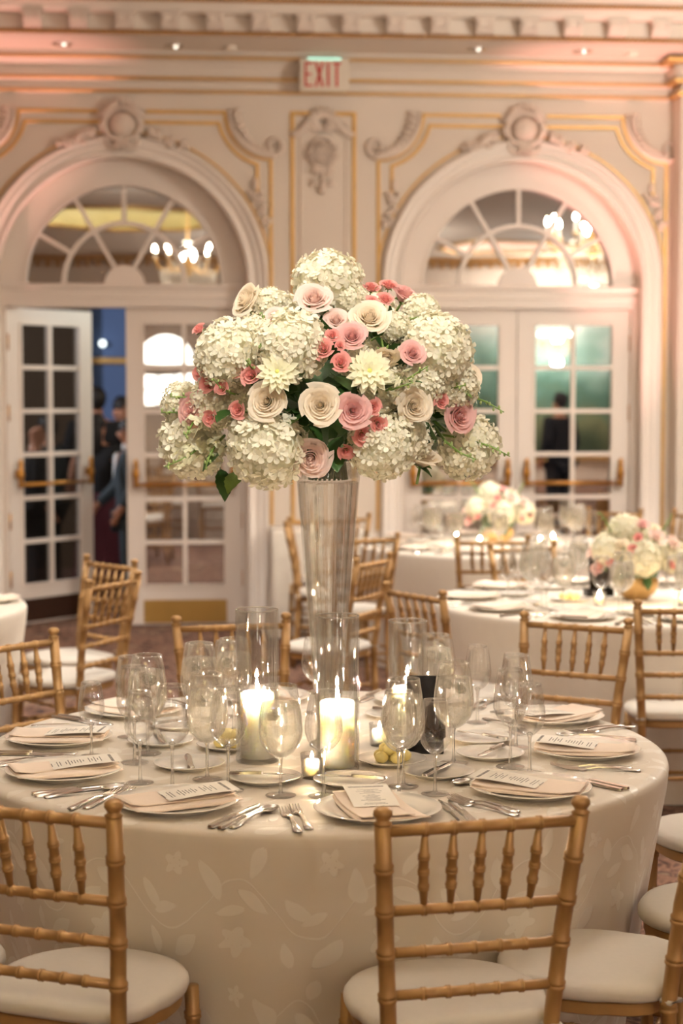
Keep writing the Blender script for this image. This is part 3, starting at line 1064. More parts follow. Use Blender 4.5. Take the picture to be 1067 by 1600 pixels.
def door(name, hinge_x, sgn, ang, dark=False, panes='pane'):
    """leaf hinged at hinge_x, running sgn along x, swung out by ang degrees"""
    t = setting(name, None, loc=(hinge_x, WD, 0), rot=R(ang))
    f = MB()
    Z0, Z1, ST, HT = 0.298, 2.241, 0.128, 2.352
    def bx(xa, xb, za, zb, th=0.045):
        f.box((sgn * (xa + xb) / 2, th / 2, (za + zb) / 2), (xb - xa, th, zb - za))
    bx(0.002, ST, 0.008, HT)
    bx(LW - ST, LW - 0.002, 0.008, HT)
    bx(ST, LW - ST, 0.008, Z0)
    bx(ST, LW - ST, Z1, HT)
    f.obj('frame', M['white_paint'], t, False)
    g = MB()
    wd = LW - 2 * ST
    g.box((sgn * LW / 2, 0.0225, (Z0 + Z1) / 2), (0.032, 0.04, Z1 - Z0))
    for k in range(1, 6):
        z = Z0 + (Z1 - Z0) * k / 6
        g.box((sgn * LW / 2, 0.0225, z), (wd, 0.038, 0.032))
    for xa in (ST, LW - ST):
        g.box((sgn * xa, 0.0, (Z0 + Z1) / 2), (0.018, 0.016, Z1 - Z0))
    for z in (Z0, Z1):
        g.box((sgn * LW / 2, 0.0, z), (wd, 0.016, 0.018))
    g.obj('glazing_grid', M['white_paint'], t, False)
    ph, pw = (Z1 - Z0) / 6, wd / 2
    for c in range(2):
        for k in range(6):
            MB().box((sgn * (ST + pw * (c + 0.5)), 0.022, Z0 + ph * (k + 0.5)), (pw, 0.005, ph)).obj('pane', M[panes], t, False)
    MB().box((sgn * LW / 2, -0.003, 0.107), (LW - 0.24, 0.006, 0.17)).obj('kick_plate', M['kick_shaded' if dark else 'kick'], t, False)
    bar = MB().tube([(sgn * 0.10, -0.055, 1.052), (sgn * (LW - 0.10), -0.055, 1.052)], 0.014, 10).obj('push_bar', M['brass'], t)
    for xa in (0.07, LW - 0.07):
        br = MB()
        br.lathe([(0, 1.03), (0.022, 1.03), (0.018, 1.06), (0.022, 1.10), (0.030, 1.125), (0.022, 1.15), (0.016, 1.18), (0.02, 1.20), (0.012, 1.235), (0, 1.245)], 12, None, (sgn * xa, -0.05, 0))
        br.box((sgn * xa, -0.02, 1.13), (0.03, 0.05, 0.06))
        br.tube([(sgn * xa, -0.055, 1.052), (sgn * (xa + (0.05 if xa < 0.3 else -0.05)), -0.055, 1.052)], 0.014, 8)
        br.obj('bar_bracket', M['brass'], t)
    for z in (0.35, 0.78, 1.58, 2.1):
        MB().tube([(sgn * -0.004, -0.006, z - 0.06), (sgn * -0.004, -0.006, z + 0.06)], 0.011, 8).obj('hinge', M['brass'], t)
    return t


door('door_1', ARCH[0] - 0.857, 1, 48, True, 'pane_open')
door('door_2', ARCH[0] + 0.857, -1, 0)
door('door_3', ARCH[1] - 0.857, 1, 0)
door('door_4', ARCH[1] + 0.857, -1, 0)

# ---------------------------------------------------------------- foyer behind
setting('wall_foyer_brown', MB().box((-3.32, 17.35, 1.4), (4.36, 0.1, 2.8)).mesh('wall_foyer', M['foyer'], False))
setting('wall_foyer_back', MB().box((0.5, 17.55, 1.4), (13, 0.1, 2.8)).mesh('wall_foyer', M['blue_wall'], False))
setting('wall_foyer_left', MB().box((-5.55, 15.25, 1.4), (0.1, 4.5, 2.8)).mesh('wall_foyer', M['foyer'], False))
setting('wall_foyer_right', MB().box((6.55, 15.25, 1.4), (0.1, 4.5, 2.8)).mesh('wall_foyer', M['foyer'], False))
setting('ceiling_foyer', MB().box((0.5, 15.28, 2.85), (13, 4.6, 0.1)).mesh('ceiling_foyer', M['foyer'], False))
setting('trim_%d' % tn[0], MB().box((0.5, 17.48, 2.06), (11.9, 0.05, 0.07), bev=0.015).mesh('picture_rail', M['gold'], False))
tn[0] += 1

# ---------------------------------------------------------------- wall behind the photographer, seen in the panes
setting('trim_%d' % tn[0], MB().box((1.0, Y0 + 0.06, 4.36), (15.9, 0.12, 0.08)).mesh('cornice', M['gold_dull'], False))
tn[0] += 1
den = MB()
for i in range(80):
    den.box((-6.6 + i * 0.19, Y0 + 0.06, 4.24), (0.10, 0.12, 0.09))
setting('trim_%d' % tn[0], den.mesh('dentils', M['gold_dull'], False))
tn[0] += 1
w3 = setting('window_3', None, loc=(-0.75, Y0 + 0.01, 0))
gl = MB()
pts = [(-0.55, 0, 1.55)] + [(x, 0, z) for x, z in arc(0, 2.35, 0.55, 180, 0, 24)] + [(0.55, 0, 1.55)]
gl.add(pts, [tuple(range(len(pts)))])
gl.obj('pane', M['window_glow'], w3, False)
gb = MB()
for x in (-0.18, 0.18):
    gb.box((x, 0.02, 1.9), (0.05, 0.04, 0.75))
for z in (1.85, 2.25):
    gb.box((0, 0.02, z), (1.1, 0.04, 0.06 if z < 2.0 else 0.24))
gb.obj('glazing_grid', M['white_paint'], w3, False)
sector(MB(), 0, 2.35, 0.55, 0.72, 0, 180, 0.0, 0.06, 30).obj('arch_frame', M['white_paint'], w3, False)
mu = thing('landscape_mural', 'green and pale blue landscape mural framed on the far wall', 'mural', (6.4, Y0, 1.95))
MB().box((0, 0.02, 0), (4.4, 0.03, 2.9)).obj('canvas', M['mural'], mu, False)
fm = MB()
for s in (-1, 1):
    fm.box((s * 2.24, 0.035, 0), (0.08, 0.06, 3.06))
    fm.box((0, 0.035, s * 1.49), (4.4, 0.06, 0.08))
fm.obj('frame', M['gold'], mu, False)


# ================================================================ FIXTURES
# recessed downlights of the soffit
rdl = thing('recessed_downlight', 'recessed downlight in the soffit above the doors', 'downlight', (0, 0, 0), group='downlights in the soffit')
MB().lathe([(0.072, 0.0), (0.072, -0.008), (0.058, -0.010), (0.05, 0.0), (0.045, 0.002)], 24).obj('ring', M['steel'], rdl)
MB().lathe([(0.05, -0.001), (0.03, 0.0), (0, 0.0005)], 20).obj('reflector', M['can'], rdl)
MB().ball((0.012, 0, -0.006), 0.012, 10, 6).obj('lamp_bulb', emit_mat('soffit_bulb', (1.0, 0.9, 0.75), 1.2), rdl)
P = Proto(rdl)
for x, y in ((-0.978, 12.315), (-0.204, 12.342), (1.923, 12.27), (2.685, 12.295)):
    P.place((x, y, 4.151))
sm = thing('smoke_detector', 'small round white detector on the soffit above the doors', 'detector', (0.19, 12.33, 4.151), group='round detectors on the soffit')
MB().lathe([(0.0, -0.03), (0.028, -0.03), (0.04, -0.02), (0.045, 0.0)], 20).obj('body', M['plastic'], sm)
dup(sm, (3.05, 12.33, 4.151))
# ceiling rings made for the added fill spots
fill_ring = thing('fill_spot_ring', 'round white ring of an added fill spot in the ceiling', 'downlight', (0, 0, 0), group='rings of the added fill spots')
MB().lathe([(0.12, 0.0), (0.12, -0.008), (0.10, -0.010), (0.095, 0.0)], 24).obj('ring', M['white_paint'], fill_ring)
P = Proto(fill_ring)
for x, y in FILL_SPOTS:
    P.place((x, y, ZC - 0.001))

# exit sign
ex = thing('exit_sign', 'lit white exit sign with thin red letters over the centre panel', 'sign', (0.858, WF - 0.17, 3.87))
MB().box((0, 0, 0.118), (0.355, 0.07, 0.232), bev=0.008).obj('housing', M['exit_box'], ex, False)
MB().box((0.0, -0.037, 0.228), (0.24, 0.004, 0.016), bev=0.002).obj('lamp_slot', M['exit_glow'], ex, False)
T, H0, H1 = 0.014, 0.032, 0.204
def letter(name, parts):
    mb = MB()
    for (xa, za), (xb, zb), w in parts:
        d = Vector((xb - xa, 0, zb - za))
        m = Matrix.Translation(((xa + xb) / 2, -0.0375, (za + zb) / 2)) @ Matrix.Rotation(-math.atan2(d.z, d.x), 4, 'Y')
        mb.box((0, 0, 0), (d.length, 0.005, w), m)
    return mb.obj(name, M['exit_red'], ex, False)
letter('letter_e', [((-0.135, H0), (-0.135, H1), T), ((-0.14, H1 - T / 2), (-0.085, H1 - T / 2), T), ((-0.14, 0.118), (-0.095, 0.118), T), ((-0.14, H0 + T / 2), (-0.085, H0 + T / 2), T)])
letter('letter_x', [((-0.062, H0), (-0.012, H1), T * 1.1), ((-0.012, H0), (-0.062, H1), T * 1.1)])
letter('letter_i', [((0.026, H0), (0.026, H1), T * 1.1)])
letter('letter_t', [((0.088, H0), (0.088, H1), T * 1.1), ((0.058, H1 - T / 2), (0.118, H1 - T / 2), T)])

# wall switch plate on the pier
sw = thing('switch_plate', 'blank white switch plate on the wall pier', 'switch', (3.53, WF - 0.226, 1.385))
MB().box((0, 0, 0), (0.085, 0.012, 0.13), bev=0.004).obj('plate', M['plastic'], sw, False)
MB().box((0, -0.009, 0.0), (0.03, 0.008, 0.06), bev=0.002).obj('rocker', M['plastic'], sw, False)

# uplighter cans
ul = thing('uplighter', 'black uplighter can on the carpet by the pier', 'uplighter', (3.12, 12.18, 0), group='uplighters by the piers')
MB().lathe([(0.0, 0), (0.09, 0), (0.09, 0.02), (0.075, 0.03), (0.075, 0.22), (0.07, 0.22), (0.066, 0.19), (0, 0.19)], 20).obj('can', M['can'], ul)
MB().lathe([(0.0, 0.195), (0.064, 0.195)], 20).obj('lens', M['china'], ul)
dup(ul, (-2.0, 12.18, 0))


# chandeliers
def chandelier(label, loc, sc, power):
    t = thing('crystal_chandelier', label, 'chandelier', loc, 0.3, scale=(sc,) * 3)
    MB().lathe([(0, 0.75), (0.012, 0.75), (0.014, 0.3), (0.05, 0.27), (0.02, 0.22), (0.06, 0.1), (0.03, 0.02), (0.05, -0.05), (0.0, -0.1)], 12).obj('stem', M['gold'], t)
    top = (ZC - loc[2]) / sc
    MB().tube([(0, 0, 0.74), (0, 0, top - 0.03)], 0.008, 6).obj('chain', M['gold'], t)
    MB().lathe([(0, top), (0.1, top), (0.09, top - 0.03), (0, top - 0.05)], 16).obj('ceiling_rose', M['gold'], t)
    arm = MB()
    arm.tube([(0.03, 0, 0.05), (0.15, 0, -0.03), (0.28, 0, -0.04), (0.38, 0, 0.02), (0.40, 0, 0.08)], 0.009, 6)
    arm.lathe([(0, 0.08), (0.04, 0.09), (0.03, 0.1), (0, 0.1)], 10, None, (0.40, 0, 0))
    arm = arm.mesh('arm', M['gold'])
    sl = MB().lathe([(0.012, 0.1), (0.012, 0.2), (0, 0.2)], 8, None, (0.40, 0, 0)).mesh('candle_sleeve', M['china'])
    bu = MB().lathe([(0, 0.2), (0.014, 0.21), (0.018, 0.225), (0.012, 0.25), (0, 0.27)], 10, None, (0.40, 0, 0)).mesh('bulb', M['bulb'])
    for k in range(10):
        a = put('arm', arm, t, rot=R(36 * k))
        put('candle_sleeve', sl, a)
        put('bulb', bu, a)
    cry = MB()
    g = random.Random(2)
    for ring in range(7):
        rr = 0.30 * math.cos(ring / 7.0 * 1.35) + 0.02
        zz = -0.05 - 0.24 * math.sin(ring / 7.0 * 1.45)
        n = max(6, int(rr * 90))
        for i in range(n):
            a = 2 * PI * i / n + ring
            cry.ball((rr * math.cos(a), rr * math.sin(a), zz), (0.011, 0.011, 0.02), 5, 3)
    for i in range(26):
        a = 2 * PI * i / 26
        for j in range(6):
            q = j / 5.0
            cry.ball(((0.05 + 0.26 * q) * math.cos(a), (0.05 + 0.26 * q) * math.sin(a), 0.32 - 0.37 * q - 0.05 * math.sin(q * PI)), 0.011, 5, 3)
    cry.obj('crystal_basket', M['crystal'], t, False, kind='stuff')
    lamp('chandelier_lamp', 'POINT', (loc[0], loc[1], loc[2] + 0.17 * sc), power, WARM, 0.10)
    lamp('chandelier_lamp', 'AREA', (loc[0], loc[1], loc[2] + 0.30 * sc), 70, WARM, 0.5, (loc[0], loc[1], 9)).data.energy = 45 if loc[1] > 0 else (110 if loc[0] < 4 else 30)
    lamp('chandelier_lamp', 'POINT', (loc[0], loc[1], loc[2] - 0.42 * sc), power * 0.5, WARM, 0.10)


chandelier('crystal chandelier with candle bulbs hanging above the tall vase table', (-0.195, 4.4, 3.25), 1.06, 9)
chandelier('crystal chandelier with candle bulbs hanging beside the wall with the pier', (3.85, 8.7, 3.18), 1.15, 90)
chandelier('small crystal chandelier hanging in front of the landscape mural', (6.7, -7.0, 2.72), 0.8, 70)
chandelier('added crystal chandelier, out of view, brightening the half of the room behind', (2.0, -3.0, 3.3), 1.1, 12)  # added where no pane shows it, to brighten the back of the room
gl = thing('globe_lamp', 'small white globe lamp on the blue foyer wall', 'lamp', (-1.016, 17.42, 2.23))
MB().ball((0, 0, 0), 0.035, 12, 8).obj('globe', emit_mat('globe_glow', (0.9, 1.0, 1.0), 1.2), gl)
MB().box((0, 0.05, 0), (0.05, 0.06, 0.05)).obj('bracket', M['brass'], gl, False)


# ================================================================ CHAIRS
def bamboo(pts, r, rings, seg=10, swell=1.28, taper=None):
    """turned rod along a polyline with bamboo rings at the given fractions"""
    P = [Vector(p) for p in pts]
    L = [0.0]
    for a, b in zip(P, P[1:]):
        L.append(L[-1] + (b - a).length)
    tot = L[-1]

    def at(s):
        s = min(max(s, 0), tot)
        for i in range(len(P) - 1):
            if s <= L[i + 1] + 1e-9:
                return P[i].lerp(P[i + 1], (s - L[i]) / max(1e-9, L[i + 1] - L[i]))
        return P[-1]
    e = r * 0.55
    S = [(s, 1.0) for s in L]
    for q in rings:
        c = q * tot
        S += [(c - e * 1.3, 1.0), (c - e * 0.8, swell), (c - e * 0.12, swell * 0.98), (c, 1.06), (c + e * 0.12, swell * 0.98), (c + e * 0.8, swell), (c + e * 1.3, 1.0)]
    S = sorted((min(max(s, 0), tot), k) for s, k in S)
    pts2, rad, last = [], [], -1
    for s, k in S:
        if s - last < 1e-5:
            continue
        last = s
        pts2.append(at(s))
        rad.append(r * k * (taper(s / tot) if taper else 1.0))
    return MB().tube(pts2, rad, seg)


def seat_outline(n=40):
    o = []
    for i in range(n):
        a = 2 * PI * i / n
        c, s = math.cos(a), math.sin(a)
        ex = 2.25 if s > 0 else 4.2
        k = (abs(c) ** ex + abs(s) ** ex) ** (-1.0 / ex)
        wx = 0.208 if s > -0.2 else 0.20
        o.append((wx * k * c, (0.205 if s > 0 else 0.185) * k * s))
    return o


def slab(levels, n=40):
    """stack of scaled seat outlines: (z, scale)"""
    mb = MB()
    o = seat_outline(n)
    vs, fs = [], []
    for z, k in levels:
        vs += [(x * k, y * k, z) for x, y in o]
    for i in range(len(levels) - 1):
        for j in range(n):
            q = (j + 1) % n
            fs.append((i * n + j, i * n + q, (i + 1) * n + q, (i + 1) * n + j))
    fs.append(tuple(range(n))[::-1])
    fs.append(tuple(range((len(levels) - 1) * n, len(levels) * n)))
    return mb.add(vs, fs)


def make_chair():
    t = thing('chiavari_chair', 'gold bamboo-style chair', 'chair')
    mt = M['chair']
    for s in (-1, 1):
        top = (s * 0.198, -0.252, 0.893)
        post = bamboo([(s * 0.172, -0.215, 0), (s * 0.166, -0.185, 0.25), (s * 0.166, -0.180, 0.44), (s * 0.180, -0.205, 0.66), top], 0.0165, [0.13, 0.29, 0.485, 0.60, 0.70, 0.80, 0.90], 10, 1.2).obj('back_post', mt, t)
        f = MB().lathe([(0.016, 0.0), (0.019, 0.004), (0.012, 0.009), (0.014, 0.013), (0.019, 0.020), (0.0185, 0.028), (0.012, 0.034), (0, 0.036)], 14)
        f.obj('finial', mt, post, loc=top)
        bamboo([(s * 0.185, 0.155, 0), (s * 0.170, 0.148, 0.43)], 0.0155, [0.12, 0.35, 0.6, 0.85], 10, 1.2, lambda q: 0.85 + 0.2 * q).obj('leg', mt, t)
        for z in (0.16, 0.25):
            bamboo([(s * 0.176, 0.15, z), (s * 0.168, -0.19, z)], 0.0085, [0.25, 0.5, 0.75], 8).obj('stretcher', mt, t)
    for z in (0.17, 0.26):
        bamboo([(-0.175, 0.15, z), (0.175, 0.15, z)], 0.0085, [0.25, 0.5, 0.75], 8).obj('stretcher', mt, t)
    bamboo([(-0.167, -0.19, 0.22), (0.167, -0.19, 0.22)], 0.0085, [0.25, 0.5, 0.75], 8).obj('stretcher', mt, t)

    def back(z):
        # half width and depth of the back at height z
        if z < 0.66:
            q = (z - 0.44) / 0.22
            return 0.166 + 0.014 * q, -0.180 - 0.025 * q
        q = (z - 0.66) / 0.233
        return 0.180 + 0.018 * q, -0.205 - 0.047 * q
    for k, z in enumerate((0.880, 0.715, 0.628, 0.540)):
        w, y = back(z)
        bamboo([(-w, y, z), (w, y, z)], 0.0115 if k == 0 else 0.0105, [0.21, 0.355, 0.5, 0.645, 0.79], 10, 1.25).obj('top_rail' if k == 0 else 'rail', mt, t)
    w0, y0 = back(0.712)
    w1, y1 = back(0.884)

    def tap(q):
        return 0.55 + 0.5 * min(1.0, 3.2 * min(q, 1 - q))
    for i in range(5):
        f = -0.58 + 0.29 * i
        bamboo([(f * w0, y0, 0.715), (f * w0 * 0.25 + f * w1 * 0.75, (y0 + y1) / 2, 0.80), (f * w1, y1, 0.880)], 0.0098, [0.28, 0.47, 0.66], 8, 1.22, tap).obj('spindle', mt, t)
    slab([(0.412, 0.90), (0.416, 0.93), (0.440, 0.93), (0.444, 0.90)]).obj('seat_frame', mt, t, sharp=40)
    slab([(0.444, 0.93), (0.447, 0.985), (0.455, 1.0), (0.466, 0.998), (0.475, 0.965), (0.480, 0.88), (0.483, 0.6), (0.484, 0.25)]).obj('cushion', M['cushion'], t)
    MB().tube([(-0.150, -0.17, 0.452), (-0.168, -0.205, 0.455), (-0.185, -0.185, 0.452), (-0.165, -0.165, 0.45)], 0.006, 6).obj('cushion_tie', M['cushion'], t)
    MB().tube([(0.150, -0.17, 0.452), (0.168, -0.205, 0.455), (0.185, -0.185, 0.452), (0.165, -0.165, 0.45)], 0.006, 6).obj('cushion_tie', M['cushion'], t)
    return t


CH = Proto(make_chair())


def chair(x, y, n, label, group=None):
    a = math.atan2(n[1], n[0]) - PI / 2
    return CH.place((x, y, 0), a, label, group)


T1 = (0.305, 4.56)
T2 = (1.96, 7.80)
T3 = (1.89, 10.89)
T5 = (-1.72, 7.80)
RT, ZT = 0.914, 0.765
G1 = 'gold chairs around the tall vase table'
chair(0.488, 3.478, (-0.15, 0.99), 'gold chair whose back has its full row of spindles before the candle cylinders', G1)
chair(-0.253, 3.614, (0.42, 0.907), 'gold chair pushed up to the tall vase table beside the full-view chair', G1)
chair(0.838, 3.660, (-0.94, 0.34), 'gold chair turned sideways to the cloth, its seat beside the full-view chair', G1)
chair(1.245, 4.02, (-0.90, 0.42), 'gold chair with only its white seat showing past the damask cloth', G1)
chair(1.46, 4.74, (-1.0, -0.05), 'gold chair whose white seat shows under the back chairs of the next table', G1)
chair(1.17, 5.82, (-0.56, -0.83), 'gold chair facing the tall vase, standing before the low flower bowl table', G1)
chair(0.13, 5.88, (0.16, -0.985), 'gold chair behind the glass candle cylinders, facing the tall vase', G1)
chair(-0.466, 5.50, (0.72, -0.69), 'gold chair angled to the tall vase table near the open door side', G1)
chair(-0.66, 3.80, (0.80, 0.60), 'gold chair with only its white seat edge showing beside the damask cloth', G1)
G2 = 'gold chairs around the gold bowl table'
chair(1.07, 7.13, (0.87, 0.48), 'gold chair turned side-on between the tall vase and the gold bowl table', G2)
chair(1.866, 6.69, (0.10, 0.995), 'gold chair with its back and long legs before the gold flower bowl', G2)
chair(1.78, 8.90, (0.35, -0.94), 'gold chair on the far side of the gold bowl table, overlapping another', G2)
G3 = 'gold chairs around the table by the closed doors'
chair(1.62, 9.80, (0.08, 1.0), 'gold chair backing onto the gold bowl table, facing the closed doors', G3)
chair(0.77, 10.93, (0.99, -0.10), 'gold chair seen edge-on beside the draped side table', G3)
chair(2.70, 11.70, (-0.62, -0.78), 'gold chair between the table and the closed glazed doors', G3)
chair(3.10, 11.45, (-0.90, -0.44), 'gold chair by the pier at the end of the wall', G3)
G4 = 'spare gold chairs in a row behind the vase'
chair(0.60, 8.53, (-0.86, 0.50), 'gold chair turned to the doors, nearest the tall vase in the row behind', G4)
chair(0.83, 10.0, (-0.30, 0.95), 'gold chair in the middle of the row behind the vase', G4)
chair(0.80, 11.62, (-0.45, 0.89), 'gold chair last in the row, against the draped side table', G4)
G5 = 'gold chairs by the open door table'
chair(-0.66, 8.24, (-0.78, -0.62), 'gold chair nearest the open glazed door', G5)
chair(-0.62, 7.66, (-0.87, 0.49), 'gold chair with slanted back overlapping the chair by the open door', G5)


# ================================================================ TABLES
def cloth_mesh(name, mat, radius, ztop, seed, seg=216, amp=0.022, tuck=0.11):
    g = random.Random(seed)
    waves = [(k, g.uniform(0, 6.28), g.uniform(0.4, 1.0)) for k in (5, 7, 9, 11, 13, 16, 19)]
    den = sum(w[2] for w in waves) * 0.5
    mb = MB()
    mb.uv = []
    n = seg
    # top disc
    rings = [0.0, 0.3, 0.6, 0.9 * radius]
    mb.v.append((0, 0, ztop)); mb.uv.append((0, 0))
    for r in rings[1:]:
        for i in range(n):
            a = 2 * PI * i / n
            mb.v.append((r * math.cos(a), r * math.sin(a), ztop)); mb.uv.append((r * math.cos(a), r * math.sin(a)))
    for i in range(n):
        mb.f.append((0, 1 + i, 1 + (i + 1) % n))
    for k in range(len(rings) - 2):
        for i in range(n):
            j = (i + 1) % n
            mb.f.append((1 + k * n + i, 1 + (k + 1) * n + i, 1 + (k + 1) * n + j, 1 + k * n + j))
    base = len(mb.v)
    rows = [(0.9, 0, 0), (0.965, 0, 0), (0.985, 0.002, 0), (0.996, 0.008, 0), (1.0, 0.018, 0), (1.001, 0.035, 0.02)]
    for q in range(1, 23):
        rows.append((1.001, 0.035 + (ztop - 0.035 - 0.006) * q / 22.0, q / 22.0))
    for rr, dz, t in rows:
        for i in range(n + 1):
            a = 2 * PI * i / n
            w = sum(c * math.sin(k * a + p + 0.5 * t) for k, p, c in waves) / den
            w = math.copysign(abs(w) ** 0.8, w)
            r = radius * rr - tuck * t + amp * w * (t ** 0.8) * 1.6
            mb.v.append((r * math.cos(a), r * math.sin(a), ztop - dz))
            mb.uv.append((a * radius, -(rr * radius + dz)))
    for k in range(len(rows) - 1):
        for i in range(n):
            o = base + k * (n + 1) + i
            mb.f.append((o, o + n + 1, o + n + 2, o + 1))
    return mb.mesh(name, mat)


put('tablecloth', cloth_mesh('tablecloth', M['cloth'], RT, ZT, 4), None, (T1[0], T1[1], 0), 0.3, label='ivory damask cloth with woven leaves draped over the tall vase table', category='tablecloth')
far = cloth_mesh('tablecloth', M['cloth_far'], RT, ZT, 9, 128)
put('tablecloth', far, None, (T2[0], T2[1], 0), 1.1, label='ivory cloth draped over the round table with the gold flower bowl nearer the aisle', category='tablecloth')
put('tablecloth', far, None, (T3[0], T3[1], 0), 2.4, label='ivory cloth draped over the round table standing before the closed doors', category='tablecloth')
put('tablecloth', far, None, (T5[0], T5[1], 0), 0.2, label='ivory cloth draped over the round table beside the open door', category='tablecloth')
# draped side table against the centre panel
sb = MB()
xa, xb, ya, yb, zt = 0.46, 1.16, 12.02, 12.58, 0.765
per = []
for (p, q, m) in (((xa, ya), (xb, ya), 36), ((xb, ya), (xb, yb), 24), ((xb, yb), (xa, yb), 36), ((xa, yb), (xa, ya), 24)):
    for i in range(m):
        per.append((p[0] + (q[0] - p[0]) * i / m, p[1] + (q[1] - p[1]) * i / m))
cxs, cys = (xa + xb) / 2, (ya + yb) / 2
n = len(per)
lv = [(0.0, 0.96), (0.004, 0.985), (0.02, 1.0), (0.2, 1.0), (0.45, 1.0), (0.75, 1.0)]
for dz, k in lv:
    for i, (x, y) in enumerate(per):
        f = 0.03 * (dz / 0.75) * math.sin(i * 0.75) if dz > 0.1 else 0
        dx, dy = x - cxs, y - cys
        ln = math.hypot(dx, dy)
        sb.v.append((cxs + dx * (k + f / ln), cys + dy * (k + f / ln), zt - dz))
for k in range(len(lv) - 1):
    for i in range(n):
        j = (i + 1) % n
        sb.f.append((k * n + i, (k + 1) * n + i, (k + 1) * n + j, k * n + j))
sb.f.append(tuple(range(n)))
sb.obj('draped_side_table', M['cloth_far'], None, True, sharp=50, label='small side table draped to the floor in ivory cloth against the centre wall panel', category='table')


# ================================================================ TABLEWARE
def glass_proto(kind):
    """stemmed glass: bowl, stem, foot (and iced water)"""
    H, prof = {
        'water': (0.262, [(0.004, 0.090), (0.015, 0.093), (0.030, 0.103), (0.043, 0.119), (0.051, 0.140), (0.0525, 0.158), (0.0505, 0.188), (0.045, 0.224), (0.039, 0.262)]),
        'red': (0.250, [(0.004, 0.105), (0.013, 0.108), (0.027, 0.118), (0.039, 0.134), (0.0445, 0.152), (0.0450, 0.168), (0.042, 0.195), (0.037, 0.225), (0.033, 0.250)]),
        'white': (0.225, [(0.004, 0.095), (0.012, 0.098), (0.024, 0.108), (0.034, 0.123), (0.0385, 0.140), (0.0385, 0.155), (0.036, 0.178), (0.032, 0.204), (0.0285, 0.225)]),
    }[kind]
    lab = {'water': 'stemmed goblet of iced water', 'red': 'empty tulip-shaped wine glass', 'white': 'empty slim wine glass'}[kind]
    t = thing({'water': 'water_goblet', 'red': 'wine_glass', 'white': 'small_wine_glass'}[kind], lab, 'goblet' if kind == 'water' else 'wine glass')
    b = MB().lathe(prof + [(prof[-1][0] - 0.0012, H + 0.0008), (prof[-1][0] - 0.0022, H - 0.0005), (prof[-1][0] - 0.002, H - 0.006)], 28).obj('bowl', M['glass'], t)
    z0 = prof[0][1]
    MB().lathe([(0.006, 0.006), (0.0045, 0.014), (0.0036, 0.04), (0.0036, z0 - 0.02), (0.0048, z0 - 0.004), (0.008, z0 + 0.004), (0.004, z0 + 0.008), (0, z0 + 0.009)], 12).obj('stem', M['stem_glass'], t)
    fr = 0.037 if kind != 'white' else 0.034
    MB().lathe([(0.0, 0.0005), (fr - 0.002, 0.0005), (fr, 0.0015), (fr - 0.002, 0.0028), (0.02, 0.0040), (0.008, 0.0065), (0.0, 0.007)], 28).obj('foot', M['glass'], t)
    if kind == 'water':
        w = [(0, 0.094)] + [(r - 0.0016, z + 0.001) for r, z in prof[1:-2]]
        rt = 0.046
        w += [(rt - 0.001, 0.220), (rt - 0.004, 0.2215), (0, 0.2215)]
        MB().lathe(w, 24).obj('water', M['water'], t)
        ic = MB()
        g = random.Random(8)
        for k in range(5):
            m = Matrix.Translation((g.uniform(-0.02, 0.02), g.uniform(-0.02, 0.02), 0.205 + g.uniform(-0.02, 0.012))) @ Matrix.Rotation(g.uniform(0, 3), 4, (g.random(), g.random(), 1))
            ic.box((0, 0, 0), (0.02, 0.018, 0.016), m, bev=0.003)
        ic.obj('ice', M['ice'], t, False, kind='stuff')
    return Proto(t)


GP_ = {k: glass_proto(k) for k in ('water', 'red', 'white')}
GLAB = {'water': 'stemmed goblet of iced water', 'red': 'empty tulip-shaped wine glass', 'white': 'empty slim wine glass'}
GPL = {'water': 'iced water goblets', 'red': 'tulip wine glasses', 'white': 'slim wine glasses'}


def glassware(kind, x, y, where, rot=0.0):
    GP_[kind].place((x, y, ZT), rot, GLAB[kind] + ' on ' + where, GPL[kind] + ' on ' + where)


TV, TB, TD, TO = 'the tall vase table', 'the aisle table', 'the table before the closed doors', 'the table beside the open door'
K = {'W': 'water', 'R': 'red', 'S': 'white'}
GLASSES = [
    ('S', -0.300, 4.490, 'standing alone between two folded napkins'),
    ('R', -0.185, 4.400, 'beside the lone slim glass'),
    ('S', -0.213, 4.738, 'behind the tallest water goblet by the angled chair'),
    ('W', -0.155, 4.510, 'tallest of the door-side cluster'),
    ('W', -0.020, 4.715, 'behind the door-side cluster, before the rear chair'),
    ('S', -0.162, 4.165, 'front of the door-side cluster'),
    ('R', -0.083, 4.100, 'second in the door-side cluster front'),
    ('W', 0.000, 4.190, 'beside the butter dish and candle cylinder'),
    ('R', 0.050, 4.065, 'before the candle cylinder with butter behind'),
    ('S', -0.022, 4.995, 'behind the cluster, paired with another'),
    ('S', 0.055, 5.020, 'behind the cluster, nearer the cylinder'),
    ('W', 0.075, 4.800, 'half behind the door-side candle cylinder'),
    ('W', 0.172, 4.005, 'before the two pillar candles'),
    ('R', 0.272, 3.990, 'beside the goblet that fronts the candles'),
    ('S', 0.318, 5.060, 'directly behind the tall vase'),
    ('W', 0.470, 4.077, 'before the butter dish and sign'),
    ('R', 0.448, 3.980, 'in front of the black sign'),
    ('S', 0.535, 3.990, 'lowest one before the black sign'),
    ('W', 0.650, 4.842, 'behind the black sign'),
    ('S', 0.690, 4.985, 'behind the sign, next to another slim glass'),
    ('S', 0.775, 4.870, 'behind the sign, by the cushioned chairs'),
    ('W', 0.628, 4.330, 'big one standing clear beside the sign'),
    ('R', 0.765, 4.275, 'by the bread plates beyond the sign'),
    ('S', 0.850, 4.700, 'by the plate before the low flower bowl'),
    ('R', 0.822, 4.510, 'behind the glass pair near the menu'),
    ('S', 0.800, 4.200, 'nearest the menu at the cloth edge')]
